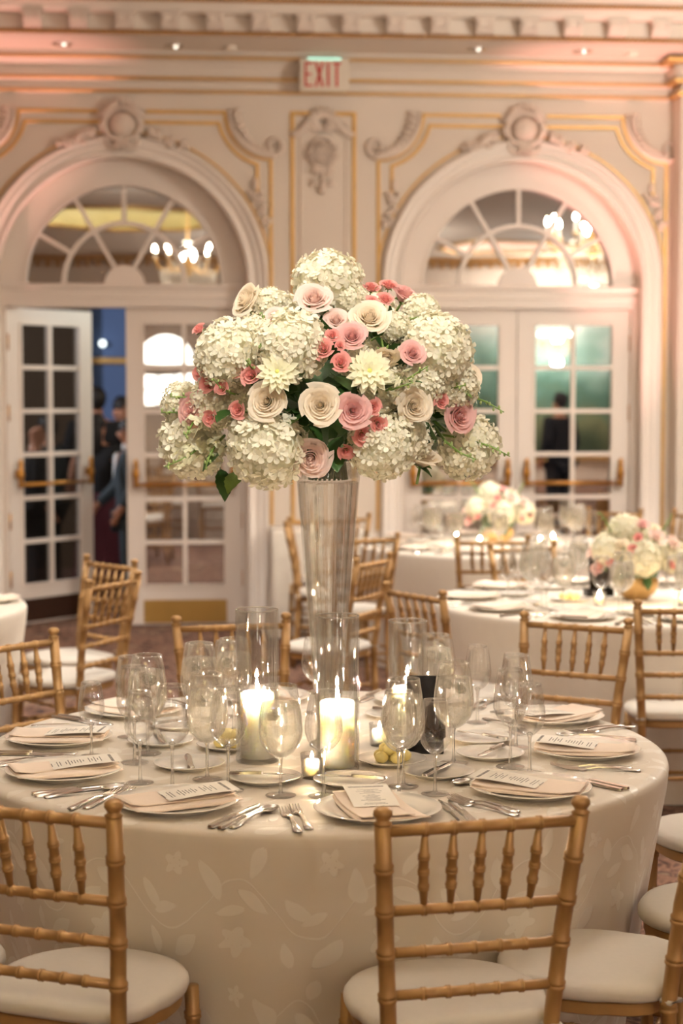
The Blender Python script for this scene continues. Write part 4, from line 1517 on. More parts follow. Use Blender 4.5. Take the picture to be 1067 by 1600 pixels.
for k, x, y, w in GLASSES:
    o = GP_[K[k]].place((x, y, ZT), x * 7, GLAB[K[k]] + ' ' + w, GPL[K[k]] + ' on ' + TV)
    if w.startswith('standing alone'):
        o.scale = (0.9, 0.9, 0.87)

# ---- plates, napkins, menus
pl = thing('dinner_plate', 'white dinner plate', 'plate')
MB().lathe([(0, 0.004), (0.088, 0.004), (0.092, 0.0), (0.098, 0.0), (0.100, 0.005), (0.120, 0.0125), (0.143, 0.0175), (0.145, 0.0190), (0.1435, 0.0202), (0.120, 0.0155), (0.100, 0.0085), (0.090, 0.0075), (0, 0.0075)], 48).obj('china_body', M['china'], pl)
PLATE = Proto(pl)
bp = thing('bread_plate', 'small white bread plate', 'plate')
MB().lathe([(0, 0.003), (0.052, 0.003), (0.055, 0.0), (0.060, 0.0), (0.062, 0.004), (0.088, 0.0125), (0.090, 0.014), (0.0885, 0.0152), (0.062, 0.0072), (0.054, 0.006), (0, 0.006)], 40).obj('china_body', M['china'], bp)
BREAD = Proto(bp)


def napkin_mesh(seed):
    """thick soft fold: closed body, with a flap folded over its top"""
    g = random.Random(seed)
    W, L = 0.073, 0.130
    ph = [g.uniform(0, 6.28) for _ in range(4)]
    mb = MB()
    n = 18

    def body(wl, wr, z0, th, round_):
        prof = []
        m = 10
        for i in range(m + 1):
            q = i / m
            prof.append((wl + (wr - wl) * q, 0.0))
        for i in range(1, 4):
            a = PI * i / 4
            prof.append((wr + round_ * math.sin(a), th * (1 - math.cos(a)) / 2))
        for i in range(m + 1):
            q = i / m
            prof.append((wr + (wl - wr) * q, th * (1 + 0.28 * math.sin(q * PI))))
        for i in range(1, 4):
            a = PI * i / 4
            prof.append((wl - round_ * math.sin(a), th * (1 + math.cos(a)) / 2))
        k0, mm = len(mb.v), len(prof)
        for i in range(n + 1):
            q = i / n * 2 - 1
            end = max(0.25, 1 - abs(q) ** 6)
            for x, z in prof:
                xx = x * (1 + 0.035 * math.sin(2.2 * q + ph[0])) + 0.004 * math.sin(2.5 * q + ph[1])
                zz = z0 + z * end * (1 + 0.22 * math.sin(3.0 * q + ph[2] + x * 18))
                zz += 0.009 * max(0.0, (abs(q) * L - 0.088) / 0.048)
                mb.v.append((xx, L * q, zz))
        for i in range(n):
            for j in range(mm):
                jj = (j + 1) % mm
                mb.f.append((k0 + i * mm + j, k0 + i * mm + jj, k0 + (i + 1) * mm + jj, k0 + (i + 1) * mm + j))
        mb.f.append(tuple(k0 + j for j in range(mm))[::-1])
        mb.f.append(tuple(k0 + n * mm + j for j in range(mm)))
    body(-W, W, 0.001, 0.0085, 0.005)
    body(-W * 0.96, W * 0.55, 0.0098, 0.0045, 0.003)
    return mb.mesh('napkin', M['napkin'])


NAPM = [napkin_mesh(s) for s in (1, 5, 8)]
mn = MB()
mn.uv = []
for i in range(7):
    q = i / 6.0
    for s in (-1, 1):
        mn.v.append((0.052 * s, -0.085 + 0.17 * q, 0.004 * math.sin(q * PI) + 0.007 * q * q))
        mn.uv.append(((s + 1) / 2, q))
for i in range(6):
    mn.f.append((2 * i, 2 * i + 1, 2 * i + 3, 2 * i + 2))
MENUM = mn.mesh('menu_card', M['paper'])


# ---- cutlery
def strip(pts, th):
    """flat bar: list of (y, half width, z)"""
    mb = MB()
    for y, w, z in pts:
        mb.v += [(-w, y, z), (w, y, z), (w * 0.7, y, z + th), (-w * 0.7, y, z + th)]
    n = len(pts)
    for i in range(n - 1):
        for k in range(4):
            q = (k + 1) % 4
            mb.f.append((4 * i + k, 4 * i + q, 4 * i + 4 + q, 4 * i + 4 + k))
    mb.f.append((3, 2, 1, 0))
    e = 4 * (n - 1)
    mb.f.append((e, e + 1, e + 2, e + 3))
    return mb


def fork_proto():
    t = thing('dinner_fork', 'silver fork', 'fork')
    strip([(-0.105, 0.004, 0.002), (-0.102, 0.0095, 0.002), (-0.085, 0.0105, 0.003), (-0.05, 0.006, 0.006), (0.0, 0.0035, 0.008), (0.03, 0.0045, 0.004)], 0.003).obj('handle', M['steel'], t, sharp=50)
    h = strip([(0.028, 0.0045, 0.004), (0.036, 0.0115, 0.002), (0.05, 0.0125, 0.002)], 0.0025)
    for k in range(4):
        x = -0.0105 + 0.007 * k
        h.tube([(x, 0.048, 0.003), (x, 0.075, 0.004), (x * 0.96, 0.100, 0.010)], [0.0024, 0.0021, 0.001], 6)
    h.obj('tines', M['steel'], t, sharp=50)
    return Proto(t)


def knife_proto(sc=1.0, name='dinner_knife', lab='silver knife', cat='knife'):
    t = thing(name, lab, cat)
    strip([(-0.12 * sc, 0.005, 0.001), (-0.115 * sc, 0.0095, 0.001), (-0.07 * sc, 0.0085, 0.002), (-0.02 * sc, 0.0065, 0.003), (-0.012 * sc, 0.008, 0.003), (-0.005 * sc, 0.0055, 0.003)], 0.006).obj('handle', M['steel'], t, sharp=50)
    strip([(-0.006 * sc, 0.0055, 0.003), (0.02 * sc, 0.009, 0.003), (0.08 * sc, 0.0095, 0.003), (0.105 * sc, 0.006, 0.003), (0.115 * sc, 0.001, 0.003)], 0.0016).obj('blade', M['steel'], t, sharp=50)
    return Proto(t)


def spoon_proto():
    t = thing('table_spoon', 'silver spoon', 'spoon')
    strip([(-0.105, 0.004, 0.002), (-0.102, 0.0095, 0.002), (-0.085, 0.0105, 0.003), (-0.05, 0.006, 0.006), (0.0, 0.0035, 0.009), (0.035, 0.004, 0.008)], 0.003).obj('handle', M['steel'], t, sharp=50)
    pr = [(math.sin(PI / 2 * i / 5), -math.cos(PI / 2 * i / 5)) for i in range(6)]
    pr += [(0.93, 0.0)] + [(0.93 * math.sin(PI / 2 * i / 5), -0.9 * math.cos(PI / 2 * i / 5)) for i in (4, 3, 2, 1)] + [(0, -0.9)]
    b = MB().lathe(pr, 20, Matrix.Translation((0, 0.066, 0.011)) @ Matrix.Diagonal((0.020, 0.033, 0.010, 1)))
    b.obj('bowl', M['steel'], t)
    return Proto(t)


FORK, KNIFE, BUTTER, SPOON = fork_proto(), knife_proto(), knife_proto(0.72, 'butter_knife', 'small silver butter knife', 'knife'), spoon_proto()


def local(c, px, py):
    """frame of a place setting: y points to the table centre, x to the sitter's own right"""
    n = Vector((c[0] - px, c[1] - py)).normalized()
    r = Vector((n.y, -n.x))
    a = math.atan2(n.y, n.x) - PI / 2
    return lambda x, y: (px + r.x * x + n.x * y, py + r.y * x + n.y * y), a


# the ten settings of the tall vase table: plate centre, napkin twist, what the label says of its place
SET1 = [
    ((-0.070, 3.915), (0.140, 4.165), -0.60, 'before the chair beside the full-view chair'),
    ((0.381, 3.809), (0.345, 4.118), 0.10, 'before the full-view gold chair'),
    ((0.763, 3.990), (0.570, 4.192), 0.50, 'by the leaf-patterned cloth corner'),
    ((0.989, 4.419), (0.735, 4.400), -0.05, 'over the cloth edge by dark chair legs'),
    ((1.003, 4.892), (0.745, 4.605), 0.20, 'by the chair before the low flower bowl'),
    ((-0.353, 4.267), (-0.045, 4.335), -0.10, 'by the chair showing only its seat edge'),
    ((-0.401, 4.691), (-0.125, 4.640), 0.10, 'by the chair angled from the open door'),
    ((0.655, 5.215), (0.550, 4.980), 0.10, 'beyond the black table sign'),
    ((0.175, 5.289), (0.185, 5.050), 0.00, 'beyond the tall vase foot'),
    ((-0.215, 5.090), (-0.080, 4.870), 0.10, 'beyond the cluster of water goblets')]
for i, ((px, py), bq, tw, where) in enumerate(SET1):
    at, a = local(T1, px, py)
    PLATE.place((px, py, ZT), a, 'white dinner plate under a blush napkin, ' + where)
    put('napkin', NAPM[i % 3], None, (px, py, ZT + 0.009), a + tw, label='folded blush napkin on the plate ' + where, category='napkin')
    mx, my = (px + 0.055 * math.cos(a + tw + PI / 2), py + 0.055 * math.sin(a + tw + PI / 2))
    put('menu_card', MENUM, None, (mx, my, ZT + 0.0275), (R(1.5), 0, a + tw - 0.12), label='printed white menu card on the napkin ' + where, category='menu')
    gf = 'on the tall vase table'
    for x, y in ((-0.175, -0.01), (-0.202, -0.03)):
        q = at(x, y)
        FORK.place((q[0], q[1], ZT), a + 0.015, 'silver fork laid ' + where, 'silver forks ' + gf)
    for x in (0.166, 0.190):
        q = at(x, -0.02)
        KNIFE.place((q[0], q[1], ZT), a + 0.02, 'silver knife laid ' + where, 'silver knives ' + gf)
    if i in (2, 4):
        q = at(0.01, 0.168)
        SPOON.place((q[0], q[1], ZT), a + R(90), 'silver spoon laid across the setting ' + where)
    elif i in (0, 3, 5):
        q = at(0.214, -0.02)
        SPOON.place((q[0], q[1], ZT), a, 'silver spoon laid by the knives ' + where)
    BREAD.place((bq[0], bq[1], ZT), a, 'small white bread plate set ' + where)
    BUTTER.place((bq[0], bq[1], ZT + 0.0145), a + R(70) * (1 if i % 2 else -1), 'small butter knife on the bread plate ' + where)

# ---- candle cylinders, pillar candles, votives
CYL = {}


def cylinder_vase(h, x, y, label, ch):
    t = thing('candle_cylinder', label, 'vase', (x, y, ZT))
    r = 0.0555
    MB().lathe([(r, 0.0), (r, h - 0.002), (r - 0.001, h), (r - 0.0035, h), (r - 0.004, h - 0.002), (r - 0.004, 0.012)], 40).obj('wall', M['glass_heavy'], t)
    MB().lathe([(0, 0), (r - 0.001, 0), (r - 0.001, 0.011), (0, 0.011)], 40).obj('base', M['glass'], t)
    ring = [((r - 0.002) * math.cos(2 * PI * i / 40), (r - 0.002) * math.sin(2 * PI * i / 40), h) for i in range(41)]
    MB().tube(ring, 0.0022, 8, False).obj('rim', M['stem_glass'], t)
    c = thing('pillar_candle', 'lit ivory pillar candle inside ' + label.replace('tall clear glass ', 'the '), 'candle', (x, y, ZT + 0.011))
    rc = 0.0435
    MB().lathe([(0, 0), (rc, 0), (rc, ch - 0.004), (rc - 0.004, ch), (rc - 0.012, ch - 0.004), (0.012, ch - 0.007), (0, ch - 0.007)], 36).obj('wax', M['wax'], c)
    MB().tube([(0, 0, ch - 0.008), (0.001, 0, ch + 0.008)], 0.0012, 6).obj('wick', M['wick'], c)
    MB().lathe([(0, 0.0), (0.0035, 0.003), (0.005, 0.008), (0.004, 0.014), (0.0018, 0.020), (0, 0.024)], 12).obj('flame', M['flame'], c, loc=(0.001, 0, ch + 0.004))


cylinder_vase(0.392, 0.129, 4.400, 'tall clear glass candle cylinder beside the vase, behind the butter', 0.168)
cylinder_vase(0.390, 0.326, 4.275, 'tall clear glass candle cylinder in front of the vase foot', 0.165)
cylinder_vase(0.312, 0.560, 4.76, 'shorter clear glass candle cylinder behind the black sign', 0.115)


def votive_proto():
    t = thing('votive_glass', 'small clear votive glass', 'votive')
    MB().lathe([(0, 0.0), (0.024, 0.0), (0.026, 0.004), (0.029, 0.06), (0.0285, 0.0615), (0.027, 0.06), (0.024, 0.008), (0, 0.008)], 24).obj('cup', M['glass'], t)
    c = thing('votive_candle', 'lit ivory votive candle', 'candle')
    MB().lathe([(0, 0), (0.020, 0), (0.0205, 0.034), (0.018, 0.037), (0, 0.035)], 20).obj('wax', M['wax'], c)
    MB().tube([(0, 0, 0.034), (0, 0, 0.043)], 0.001, 5).obj('wick', M['wick'], c)
    MB().lathe([(0, 0.0), (0.003, 0.003), (0.004, 0.007), (0.0028, 0.013), (0, 0.020)], 10).obj('flame', emit_mat('votive_flame', (1.0, 0.72, 0.42), 500), c, loc=(0, 0, 0.038))
    return Proto(t), Proto(c)


VG, VC = votive_proto()


def votive(x, y, where, group=None):
    VG.place((x, y, ZT), 0, 'small clear votive glass ' + where, group and 'votive glasses ' + group)
    VC.place((x, y, ZT + 0.009), 0, 'lit ivory votive candle in the glass ' + where, group and 'votive candles ' + group)


votive(0.257, 4.19, 'before the cylinder at the vase foot')
votive(0.462, 4.57, 'between the butter dish and the black sign')
votive(0.20, 4.78, 'behind the vase foot')

# ---- butter dishes
bb = MB()
bb.ball((0, 0, 0.011), (0.0145, 0.0145, 0.012), 12, 8)
BBM = bb.mesh('butter_ball', M['butter'])
for (x, y, where) in ((0.470, 4.345, 'by the black sign'), (0.062, 4.57, 'behind the candle cylinder')):
    BREAD.place((x, y, ZT), 0.4, 'small white dish holding butter balls ' + where)
    g = random.Random(4)
    for k in range(11):
        a = k * 2.4
        r = 0.0 if k == 0 else (0.027 if k < 6 else 0.026)
        if k >= 6:
            q = (r * 0.6 * math.cos(a), r * 0.6 * math.sin(a), 0.018)
        else:
            q = (r * 1.25 * math.cos(k * 1.257), r * 1.25 * math.sin(k * 1.257), 0.0)
        put('butter_ball', BBM, None, (x + q[0], y + q[1], ZT + 0.006 + q[2]), a, (1.25 if k % 2 else 1.15,) * 3, label='pale yellow butter ball on the dish ' + where, category='butter', group='butter balls on the dish ' + where)

# ---- black sign stand
sg = thing('table_sign', 'black acrylic table sign with its stand, back to the vase cylinder', 'sign', (0.555, 4.475, ZT), R(-8))
MB().box((0, 0, 0.018), (0.135, 0.055, 0.036), bev=0.003).obj('base', M['black'], sg, False)
m = Matrix.Translation((0.02, 0.03, 0.035)) @ Matrix.Rotation(R(-4), 4, 'X')
MB().box((0, 0, 0.08), (0.105, 0.006, 0.165), m, bev=0.002).obj('panel', M['black'], sg, False)

# ================================================================ the other tables
def small_table(c, angles, where, seed, glass_r=0.52, detail=True):
    g = random.Random(seed)
    for k, ad in enumerate(angles):
        a_ = R(ad)
        px, py = c[0] + 0.745 * math.cos(a_), c[1] + 0.745 * math.sin(a_)
        at, a = local(c, px, py)
        PLATE.place((px, py, ZT), a, 'white dinner plate with a napkin on ' + where, 'dinner plates on ' + where)
        put('napkin', NAPM[k % 3], None, (px, py, ZT + 0.009), a + g.uniform(-0.3, 0.3), label='folded blush napkin on a plate on ' + where, category='napkin', group='napkins on ' + where)
        if not detail:
            continue
        q = at(-0.125, 0.205)
        BREAD.place((q[0], q[1], ZT), a, 'small white bread plate on ' + where, 'bread plates on ' + where)
        for kind, lx, ly in (('white', 0.098, 0.175), ('red', 0.015, 0.212), ('water', 0.085, 0.278)):
            q = at(lx + g.uniform(-0.004, 0.004), ly + g.uniform(-0.004, 0.004))
            glassware(kind, q[0], q[1], where, g.uniform(0, 6))
        for x in (-0.192, -0.222):
            q = at(x, -0.02)
            FORK.place((q[0], q[1], ZT), a, 'silver fork on ' + where, 'silver forks on ' + where)
        q = at(0.185, -0.02)
        KNIFE.place((q[0], q[1], ZT), a, 'silver knife on ' + where, 'silver knives on ' + where)


small_table(T2, [58, 98, 134, 170, 206, 240, 274, 312], TB, 3)
small_table(T3, [10, 62, 100, 140, 176, 212, 248, 284, 322], TD, 6)
small_table(T5, [-28, 12], TO, 2, detail=False)
for x, y in ((1.76, 7.60), (2.13, 7.55)):
    votive(x, y, 'on ' + TB, 'on ' + TB)
for x, y in ((1.70, 10.62), (2.08, 10.62), (1.60, 10.95), (2.20, 10.82)):
    votive(x, y, 'on ' + TD, 'on ' + TD)
BREAD.place((1.66, 7.78, ZT), 0, 'small white dish of yellow butter on ' + TB)
BREAD.place((2.24, 7.66, ZT), 0, 'small white dish of yellow butter by the votive on ' + TB)
for bx_, by_ in ((1.66, 7.78), (2.24, 7.66)):
    for k in range(6):
        put('butter_ball', BBM, None, (bx_ + 0.032 * math.cos(k * 1.257) * (k > 0), by_ + 0.032 * math.sin(k * 1.257) * (k > 0), ZT + 0.006), 0, 1.3, label='pale yellow butter ball on a dish on ' + TB, category='butter', group='butter balls on ' + TB)
s2 = dup(sg, (1.84, 7.97, ZT), R(10), 'black acrylic table sign behind the gold bowl on ' + TB)


# ================================================================ THE TALL ARRANGEMENT
VX, VY = 0.325, 4.58
va = thing('trumpet_vase', 'tall clear flared glass vase filled with water, holding the big arrangement', 'vase', (VX, VY, ZT))


def vr(z):
    return 0.029 + 0.0794 * (z - 0.025)


MB().lathe([(vr(0.02), 0.02)] + [(vr(z), z) for z in [0.1 * i for i in range(1, 8)]] + [(vr(0.765), 0.765), (vr(0.765) - 0.001, 0.767), (vr(0.765) - 0.003, 0.767), (vr(0.765) - 0.004, 0.765), (vr(0.72) - 0.004, 0.72)], 48).obj('glass_wall', M['glass_heavy'], va)
MB().lathe([(0, 0), (0.05, 0), (0.052, 0.004), (0.048, 0.010), (0.034, 0.016), (vr(0.03), 0.03), (0, 0.03)], 40).obj('foot', M['stem_glass'], va)
wat = MB().lathe([(0, 0.032), (vr(0.032) - 0.003, 0.032)] + [(vr(z) - 0.003, z) for z in [0.1 * i for i in range(1, 8)]] + [(vr(0.708) - 0.003, 0.708), (vr(0.708) - 0.006, 0.7095), (0, 0.7095)], 144)
wat.v = [(x * (1 + 0.004 * math.cos(18 * math.atan2(y, x))), y * (1 + 0.004 * math.cos(18 * math.atan2(y, x))), z) for x, y, z in wat.v]
wat.obj('water', M['vase_water'], va)


def petal_verts(k, K, nu=5, nv=4, phi0=None, seed=0):
    g = random.Random(seed * 100 + k)
    t = k / (K - 1.0)
    phi = k * 2.39996 if phi0 is None else phi0
    rk = 0.06 + 0.78 * t ** 1.1
    span = 1.75 - 0.95 * t
    zt = 0.46 - 0.24 * t ** 1.6 + g.uniform(-0.03, 0.03)
    vs = []
    for j in range(nv + 1):
        v = j / nv
        for i in range(nu + 1):
            u = i / nu * 2 - 1
            w = 0.50 + 0.50 * math.sin(min(1.0, v * 1.15) * PI * 0.5)
            a = phi + u * span * w
            r = rk * (0.30 + 0.70 * v ** 0.55) * (1 + 0.07 * u) * (1 - 0.35 * (1 - t) ** 2 * v ** 2)
            fl = max(0.0, (v - 0.55) / 0.45)
            r += 0.22 * t * fl * fl + 0.05 * t * fl * math.sin(3 * u + k)
            z = -0.55 + (zt + 0.55) * v * (1 - 0.16 * u * u * v)
            z -= 0.20 * t * max(0.0, (v - 0.7) / 0.3) ** 2
            z += 0.07 * t * v * abs(u) ** 3
            vs.append((r * math.cos(a), r * math.sin(a), z))
    fs = []
    for j in range(nv):
        for i in range(nu):
            o = j * (nu + 1) + i
            fs.append((o, o + 1, o + nu + 2, o + nu + 1))
    return vs, fs


KP = 24
PETALS = {}
for key in ('rose_cream', 'rose_pink', 'rose_blush'):
    PETALS[key] = []
    for k in range(KP):
        PETALS[key].append(MB().add(*petal_verts(k, KP)).mesh('petal', M[key]))
BUD = {}
for key in PETALS:
    BUD[key] = MB().lathe([(0.02, -0.4), (0.10, -0.1), (0.11, 0.1), (0.07, 0.24), (0.02, 0.30), (0, 0.30)], 10).mesh('bud', M[key])
CALYX = MB()
CALYX.ball((0, 0, -0.5), (0.24, 0.24, 0.2), 10, 6)
for k in range(5):
    CALYX.tube([(0.15 * math.cos(k * 1.257), 0.15 * math.sin(k * 1.257), -0.5), (0.45 * math.cos(k * 1.257), 0.45 * math.sin(k * 1.257), -0.42), (0.62 * math.cos(k * 1.257), 0.62 * math.sin(k * 1.257), -0.52)], [0.09, 0.08, 0.01], 5)
CALYX.tube([(0, 0, -0.6), (0.03, 0, -1.5)], 0.07, 6)
CALYX = CALYX.mesh('calyx', M['leaf_light'])


def small_rose_mesh(mat, K=9, nu=4, nv=3, seed=3):
    mb = MB()
    for k in range(K):
        mb.add(*petal_verts(k, K, nu, nv, None, seed))
    mb.lathe([(0.02, -0.4), (0.12, -0.1), (0.13, 0.1), (0.08, 0.24), (0.02, 0.28), (0, 0.28)], 8)
    return mb.mesh('petals', mat)


def hydrangea_mesh(seed, n=235, size=0.168, full=True):
    g = random.Random(seed)
    mb = MB()
    for i in range(n):
        z = 1 - 1.95 * (i + 0.5) / n
        a = i * 2.39996 + g.uniform(-0.2, 0.2)
        rr = math.sqrt(max(0, 1 - z * z))
        d = Vector((rr * math.cos(a), rr * math.sin(a), z))
        d = (d + Vector((g.uniform(-.12, .12), g.uniform(-.12, .12), g.uniform(-.12, .12)))).normalized()
        q = (d + Vector((g.uniform(-.3, .3), g.uniform(-.3, .3), g.uniform(-.3, .3)))).normalized().to_track_quat('Z', 'Y').to_matrix().to_4x4()
        m = Matrix.Translation(d * g.uniform(0.86, 1.0)) @ q @ Matrix.Rotation(g.uniform(0, 6.28), 4, 'Z')
        s = size * g.uniform(0.85, 1.15)
        for p in range(4):
            pm_ = m @ Matrix.Rotation(p * PI / 2, 4, 'Z')
            up = g.uniform(0.0, 0.45)
            vs = []
            for (x, ys) in ((0.02, (0,)), (0.45, (-0.36, 0, 0.36)), (0.85, (-0.44, 0, 0.44)), (1.08, (-0.20, 0.0, 0.20))):
                for y in ys:
                    vs.append((x * s, y * s, s * (up * x * x - 0.10 + 0.30 * y * y + 0.05 * math.sin(7 * x + p))))
            mb.add(vs, [(0, 1, 2), (0, 2, 3), (1, 4, 5, 2), (2, 5, 6, 3), (4, 7, 8, 5), (5, 8, 9, 6)], pm_)
    return mb.mesh('florets', M['hydrangea'])


HYD = [hydrangea_mesh(s) for s in (1, 2, 3)]
HCORE = MB().ball((0, 0, -0.02), 0.80, 16, 10).mesh('flower_core', pm('hydrangea_core', (236, 233, 208), 0.9, noise=14, amount=0.1))
HST = MB().tube([(0, 0, -0.7), (0.05, 0, -1.5)], 0.05, 6).mesh('stem', M['stem'])


def quat_to(d, roll=0.0):
    return (Vector(d).normalized().to_track_quat('Z', 'Y') @ Matrix.Rotation(roll, 3, 'Z').to_quaternion())


def hydrangea(x, y, z, r, d, label, group, seed=0, sq=1.0):
    t = thing('hydrangea', label, 'hydrangea', (x, y, z), quat_to(d, seed * 1.3), group, (r, r, r * sq))
    put('florets', HYD[seed % 3], t, kind='stuff')
    put('flower_core', HCORE, t)
    put('stem', HST, t)


def rose(key, x, y, z, r, d, label, group, seed=0):
    s = r / 1.02
    t = thing('rose', label, 'rose', (x, y, z), quat_to(d, seed * 0.9), group, (s, s, s))
    for me in PETALS[key]:
        put('petal', me, t)
    put('bud', BUD[key], t)
    put('calyx', CALYX, t)


SPRAY = small_rose_mesh(M['spray_pink'], 13)


def spray_rose(x, y, z, r, d, label, group, seed=0):
    s = r / 0.95
    t = thing('spray_rose', label, 'rose', (x, y, z), quat_to(d, seed * 1.7), group, (s, s, s))
    put('petals', SPRAY, t)
    put('calyx', CALYX, t)


def pointed_petal(ln, w, lift, curl):
    mb = MB()
    rows = [(0.0, 0.10), (0.25, 0.6), (0.55, 1.0), (0.8, 0.75), (1.0, 0.05)]
    for q, k in rows:
        z = lift * ln * q + curl * ln * q * q
        for s in (-1, 0, 1):
            mb.v.append((ln * q, s * w * k, z + (0.25 * w * k if s else 0)))
    for i in range(len(rows) - 1):
        for j in range(2):
            o = i * 3 + j
            mb.f.append((o, o + 1, o + 4, o + 3))
    return mb


DP = [pointed_petal(l, w, li, c).mesh('petal', M['dahlia']) for l, w, li, c in ((1.0, 0.17, 0.0, 0.05), (0.86, 0.17, 0.25, 0.0), (0.62, 0.15, 0.55, -0.1), (0.36, 0.10, 1.0, -0.2))]


def dahlia(x, y, z, r, d, label, seed):
    t = thing('dahlia', label, 'dahlia', (x, y, z), quat_to(d, seed), 'cream dahlias in the tall vase', (r, r, r))
    for lay, n in enumerate((13, 12, 10, 8)):
        for k in range(n):
            put('petal', DP[lay], t, (0, 0, 0.05 * lay), 2 * PI * (k + 0.5 * lay) / n + 0.06 * math.sin(k * 5))
    MB().ball((0, 0, 0.16), (0.14, 0.14, 0.12), 10, 6).obj('disc', M['dahlia_eye'], t)
    MB().ball((0, 0, -0.08), (0.22, 0.22, 0.12), 10, 6).obj('calyx', M['leaf_light'], t)


def leaf_mesh(mat, serr=0.06):
    mb = MB()
    n = 12
    for i in range(n + 1):
        q = i / n
        w = 0.36 * math.sin(PI * min(1, q * 1.02)) ** 0.75 * (1.15 - 0.5 * q) + 0.004
        if 0 < i < n:
            w *= 1 + serr * (1 if i % 2 else -1)
        z = -0.25 * q * q
        mb.v += [(-w, q, z + 0.12 * w), (-w * 0.5, q, z + 0.02), (0, q, z - 0.02), (w * 0.5, q, z + 0.02), (w, q, z + 0.12 * w)]
    for i in range(n):
        for j in range(4):
            o = i * 5 + j
            mb.f.append((o, o + 1, o + 6, o + 5))
    mb.tube([(0, -0.35, 0.02), (0, 0, 0)], 0.015, 5)
    return mb.mesh('leaf', mat)


LEAFD, LEAFL = leaf_mesh(M['leaf']), leaf_mesh(M['leaf_light'])

CZ_ = 1.70


def face(x, y, z, k=0.75):
    n = Vector(((x - VX) / 0.16, (y - VY) / 0.13, (z - CZ_) / 0.075)).normalized()
    return (n * (1 - k * 0.5) + Vector((-0.12, -1.0, 0.18)) * k * 0.6).normalized()


BLOOMS = [
    ('H', 0.321, 4.534, 1.997, 0.094),
    ('H', 0.214, 4.311, 1.827, 0.095),
    ('H', 0.061, 4.391, 1.808, 0.092),
    ('H', -0.035, 4.580, 1.574, 0.095),
    ('H', 0.156, 4.355, 1.571, 0.106),
    ('H', 0.444, 4.333, 1.579, 0.090),
    ('H', 0.595, 4.414, 1.826, 0.095),
    ('H', 0.701, 4.571, 1.564, 0.089),
    ('H', 0.489, 4.470, 1.879, 0.046),
    ('H', 0.122, 4.442, 1.863, 0.049),
    ('RC', 0.108, 4.525, 1.952, 0.055),
    ('RB', 0.276, 4.403, 1.950, 0.052),
    ('RC', 0.414, 4.363, 1.901, 0.055),
    ('RC', 0.149, 4.271, 1.689, 0.054),
    ('RC', 0.280, 4.226, 1.680, 0.056),
    ('RC', 0.524, 4.318, 1.676, 0.050),
    ('RC', 0.687, 4.482, 1.747, 0.045),
    ('RC', 0.564, 4.475, 1.547, 0.055),
    ('RC', 0.451, 4.332, 1.799, 0.042),
    ('RP', 0.362, 4.233, 1.667, 0.049),
    ('RB', 0.262, 4.317, 1.547, 0.056),
    ('RP', 0.656, 4.439, 1.650, 0.050),
    ('RP', -0.034, 4.457, 1.667, 0.049),
    ('RP', 0.533, 4.580, 1.971, 0.046),
    ('RP', 0.520, 4.327, 1.809, 0.037),
    ('RB', 0.180, 4.449, 1.901, 0.039),
    ('RP', 0.367, 4.328, 1.852, 0.043),
    ('RB', 0.331, 4.379, 1.894, 0.036),
    ('S', 0.290, 4.255, 1.818, 0.027),
    ('S', 0.315, 4.289, 1.853, 0.019),
    ('S', 0.331, 4.236, 1.784, 0.025),
    ('S', 0.486, 4.571, 1.997, 0.022),
    ('S', 0.465, 4.453, 1.953, 0.023),
    ('S', 0.436, 4.541, 1.988, 0.022),
    ('S', 0.004, 4.392, 1.732, 0.024),
    ('S', 0.042, 4.342, 1.722, 0.019),
    ('S', 0.080, 4.312, 1.668, 0.022),
    ('S', 0.010, 4.394, 1.647, 0.021),
    ('S', -0.017, 4.598, 1.879, 0.020),
    ('S', 0.113, 4.304, 1.754, 0.025),
    ('S', 0.079, 4.341, 1.769, 0.022),
    ('S', 0.413, 4.240, 1.675, 0.020),
    ('S', 0.427, 4.259, 1.632, 0.022),
    ('S', 0.387, 4.265, 1.605, 0.024),
    ('S', 0.349, 4.300, 1.563, 0.021),
    ('S', 0.332, 4.267, 1.826, 0.014),
    ('S', 0.601, 4.383, 1.689, 0.021),
    ('S', 0.596, 4.580, 1.934, 0.014),
    ('S', -0.014, 4.450, 1.765, 0.023),
    ('S', 0.427, 4.418, 1.945, 0.018),
    ('D', 0.178, 4.246, 1.759, 0.056),
    ('D', 0.402, 4.241, 1.761, 0.060),
]
PLACE = {}
WHERE_H = ['crowning the top of the arrangement', 'at the upper middle beside the cream dahlia', 'on the door-side shoulder of the arrangement', 'hanging lowest on the open-door side', 'large, drooping beside the vase rim under the cream roses', 'drooping beside the vase rim under the pink spray roses', 'on the shoulder above the cream bud', 'hanging lowest beneath the single pink rose', 'small, half hidden behind the cream rose at the top', 'small, half hidden under the side-facing cream rose']
WHERE_R = ['side-facing at the top, nearest the crown hydrangea', 'shaded, right under the crown hydrangea', 'fully open under the pink spray buds at the top', 'open, just under the smaller dahlia', 'open at the very centre of the arrangement', 'half open above the drooping white hydrangea', 'half open bud standing out at the side', 'drooping between two low hydrangeas', 'half hidden beside the larger dahlia']
WHERE_P = ['open, beside the central cream rose', 'open, above the lowest outer hydrangea', 'layered, above the door-side low hydrangea', 'standing up beside the crown hydrangea', 'small, against the shoulder hydrangea', 'half hidden behind the central dahlia']
WHERE_B = ['shaded, under the crown hydrangea', 'drooping over the vase rim', 'half hidden under the side-facing cream rose', 'half hidden beside the topmost spray roses']
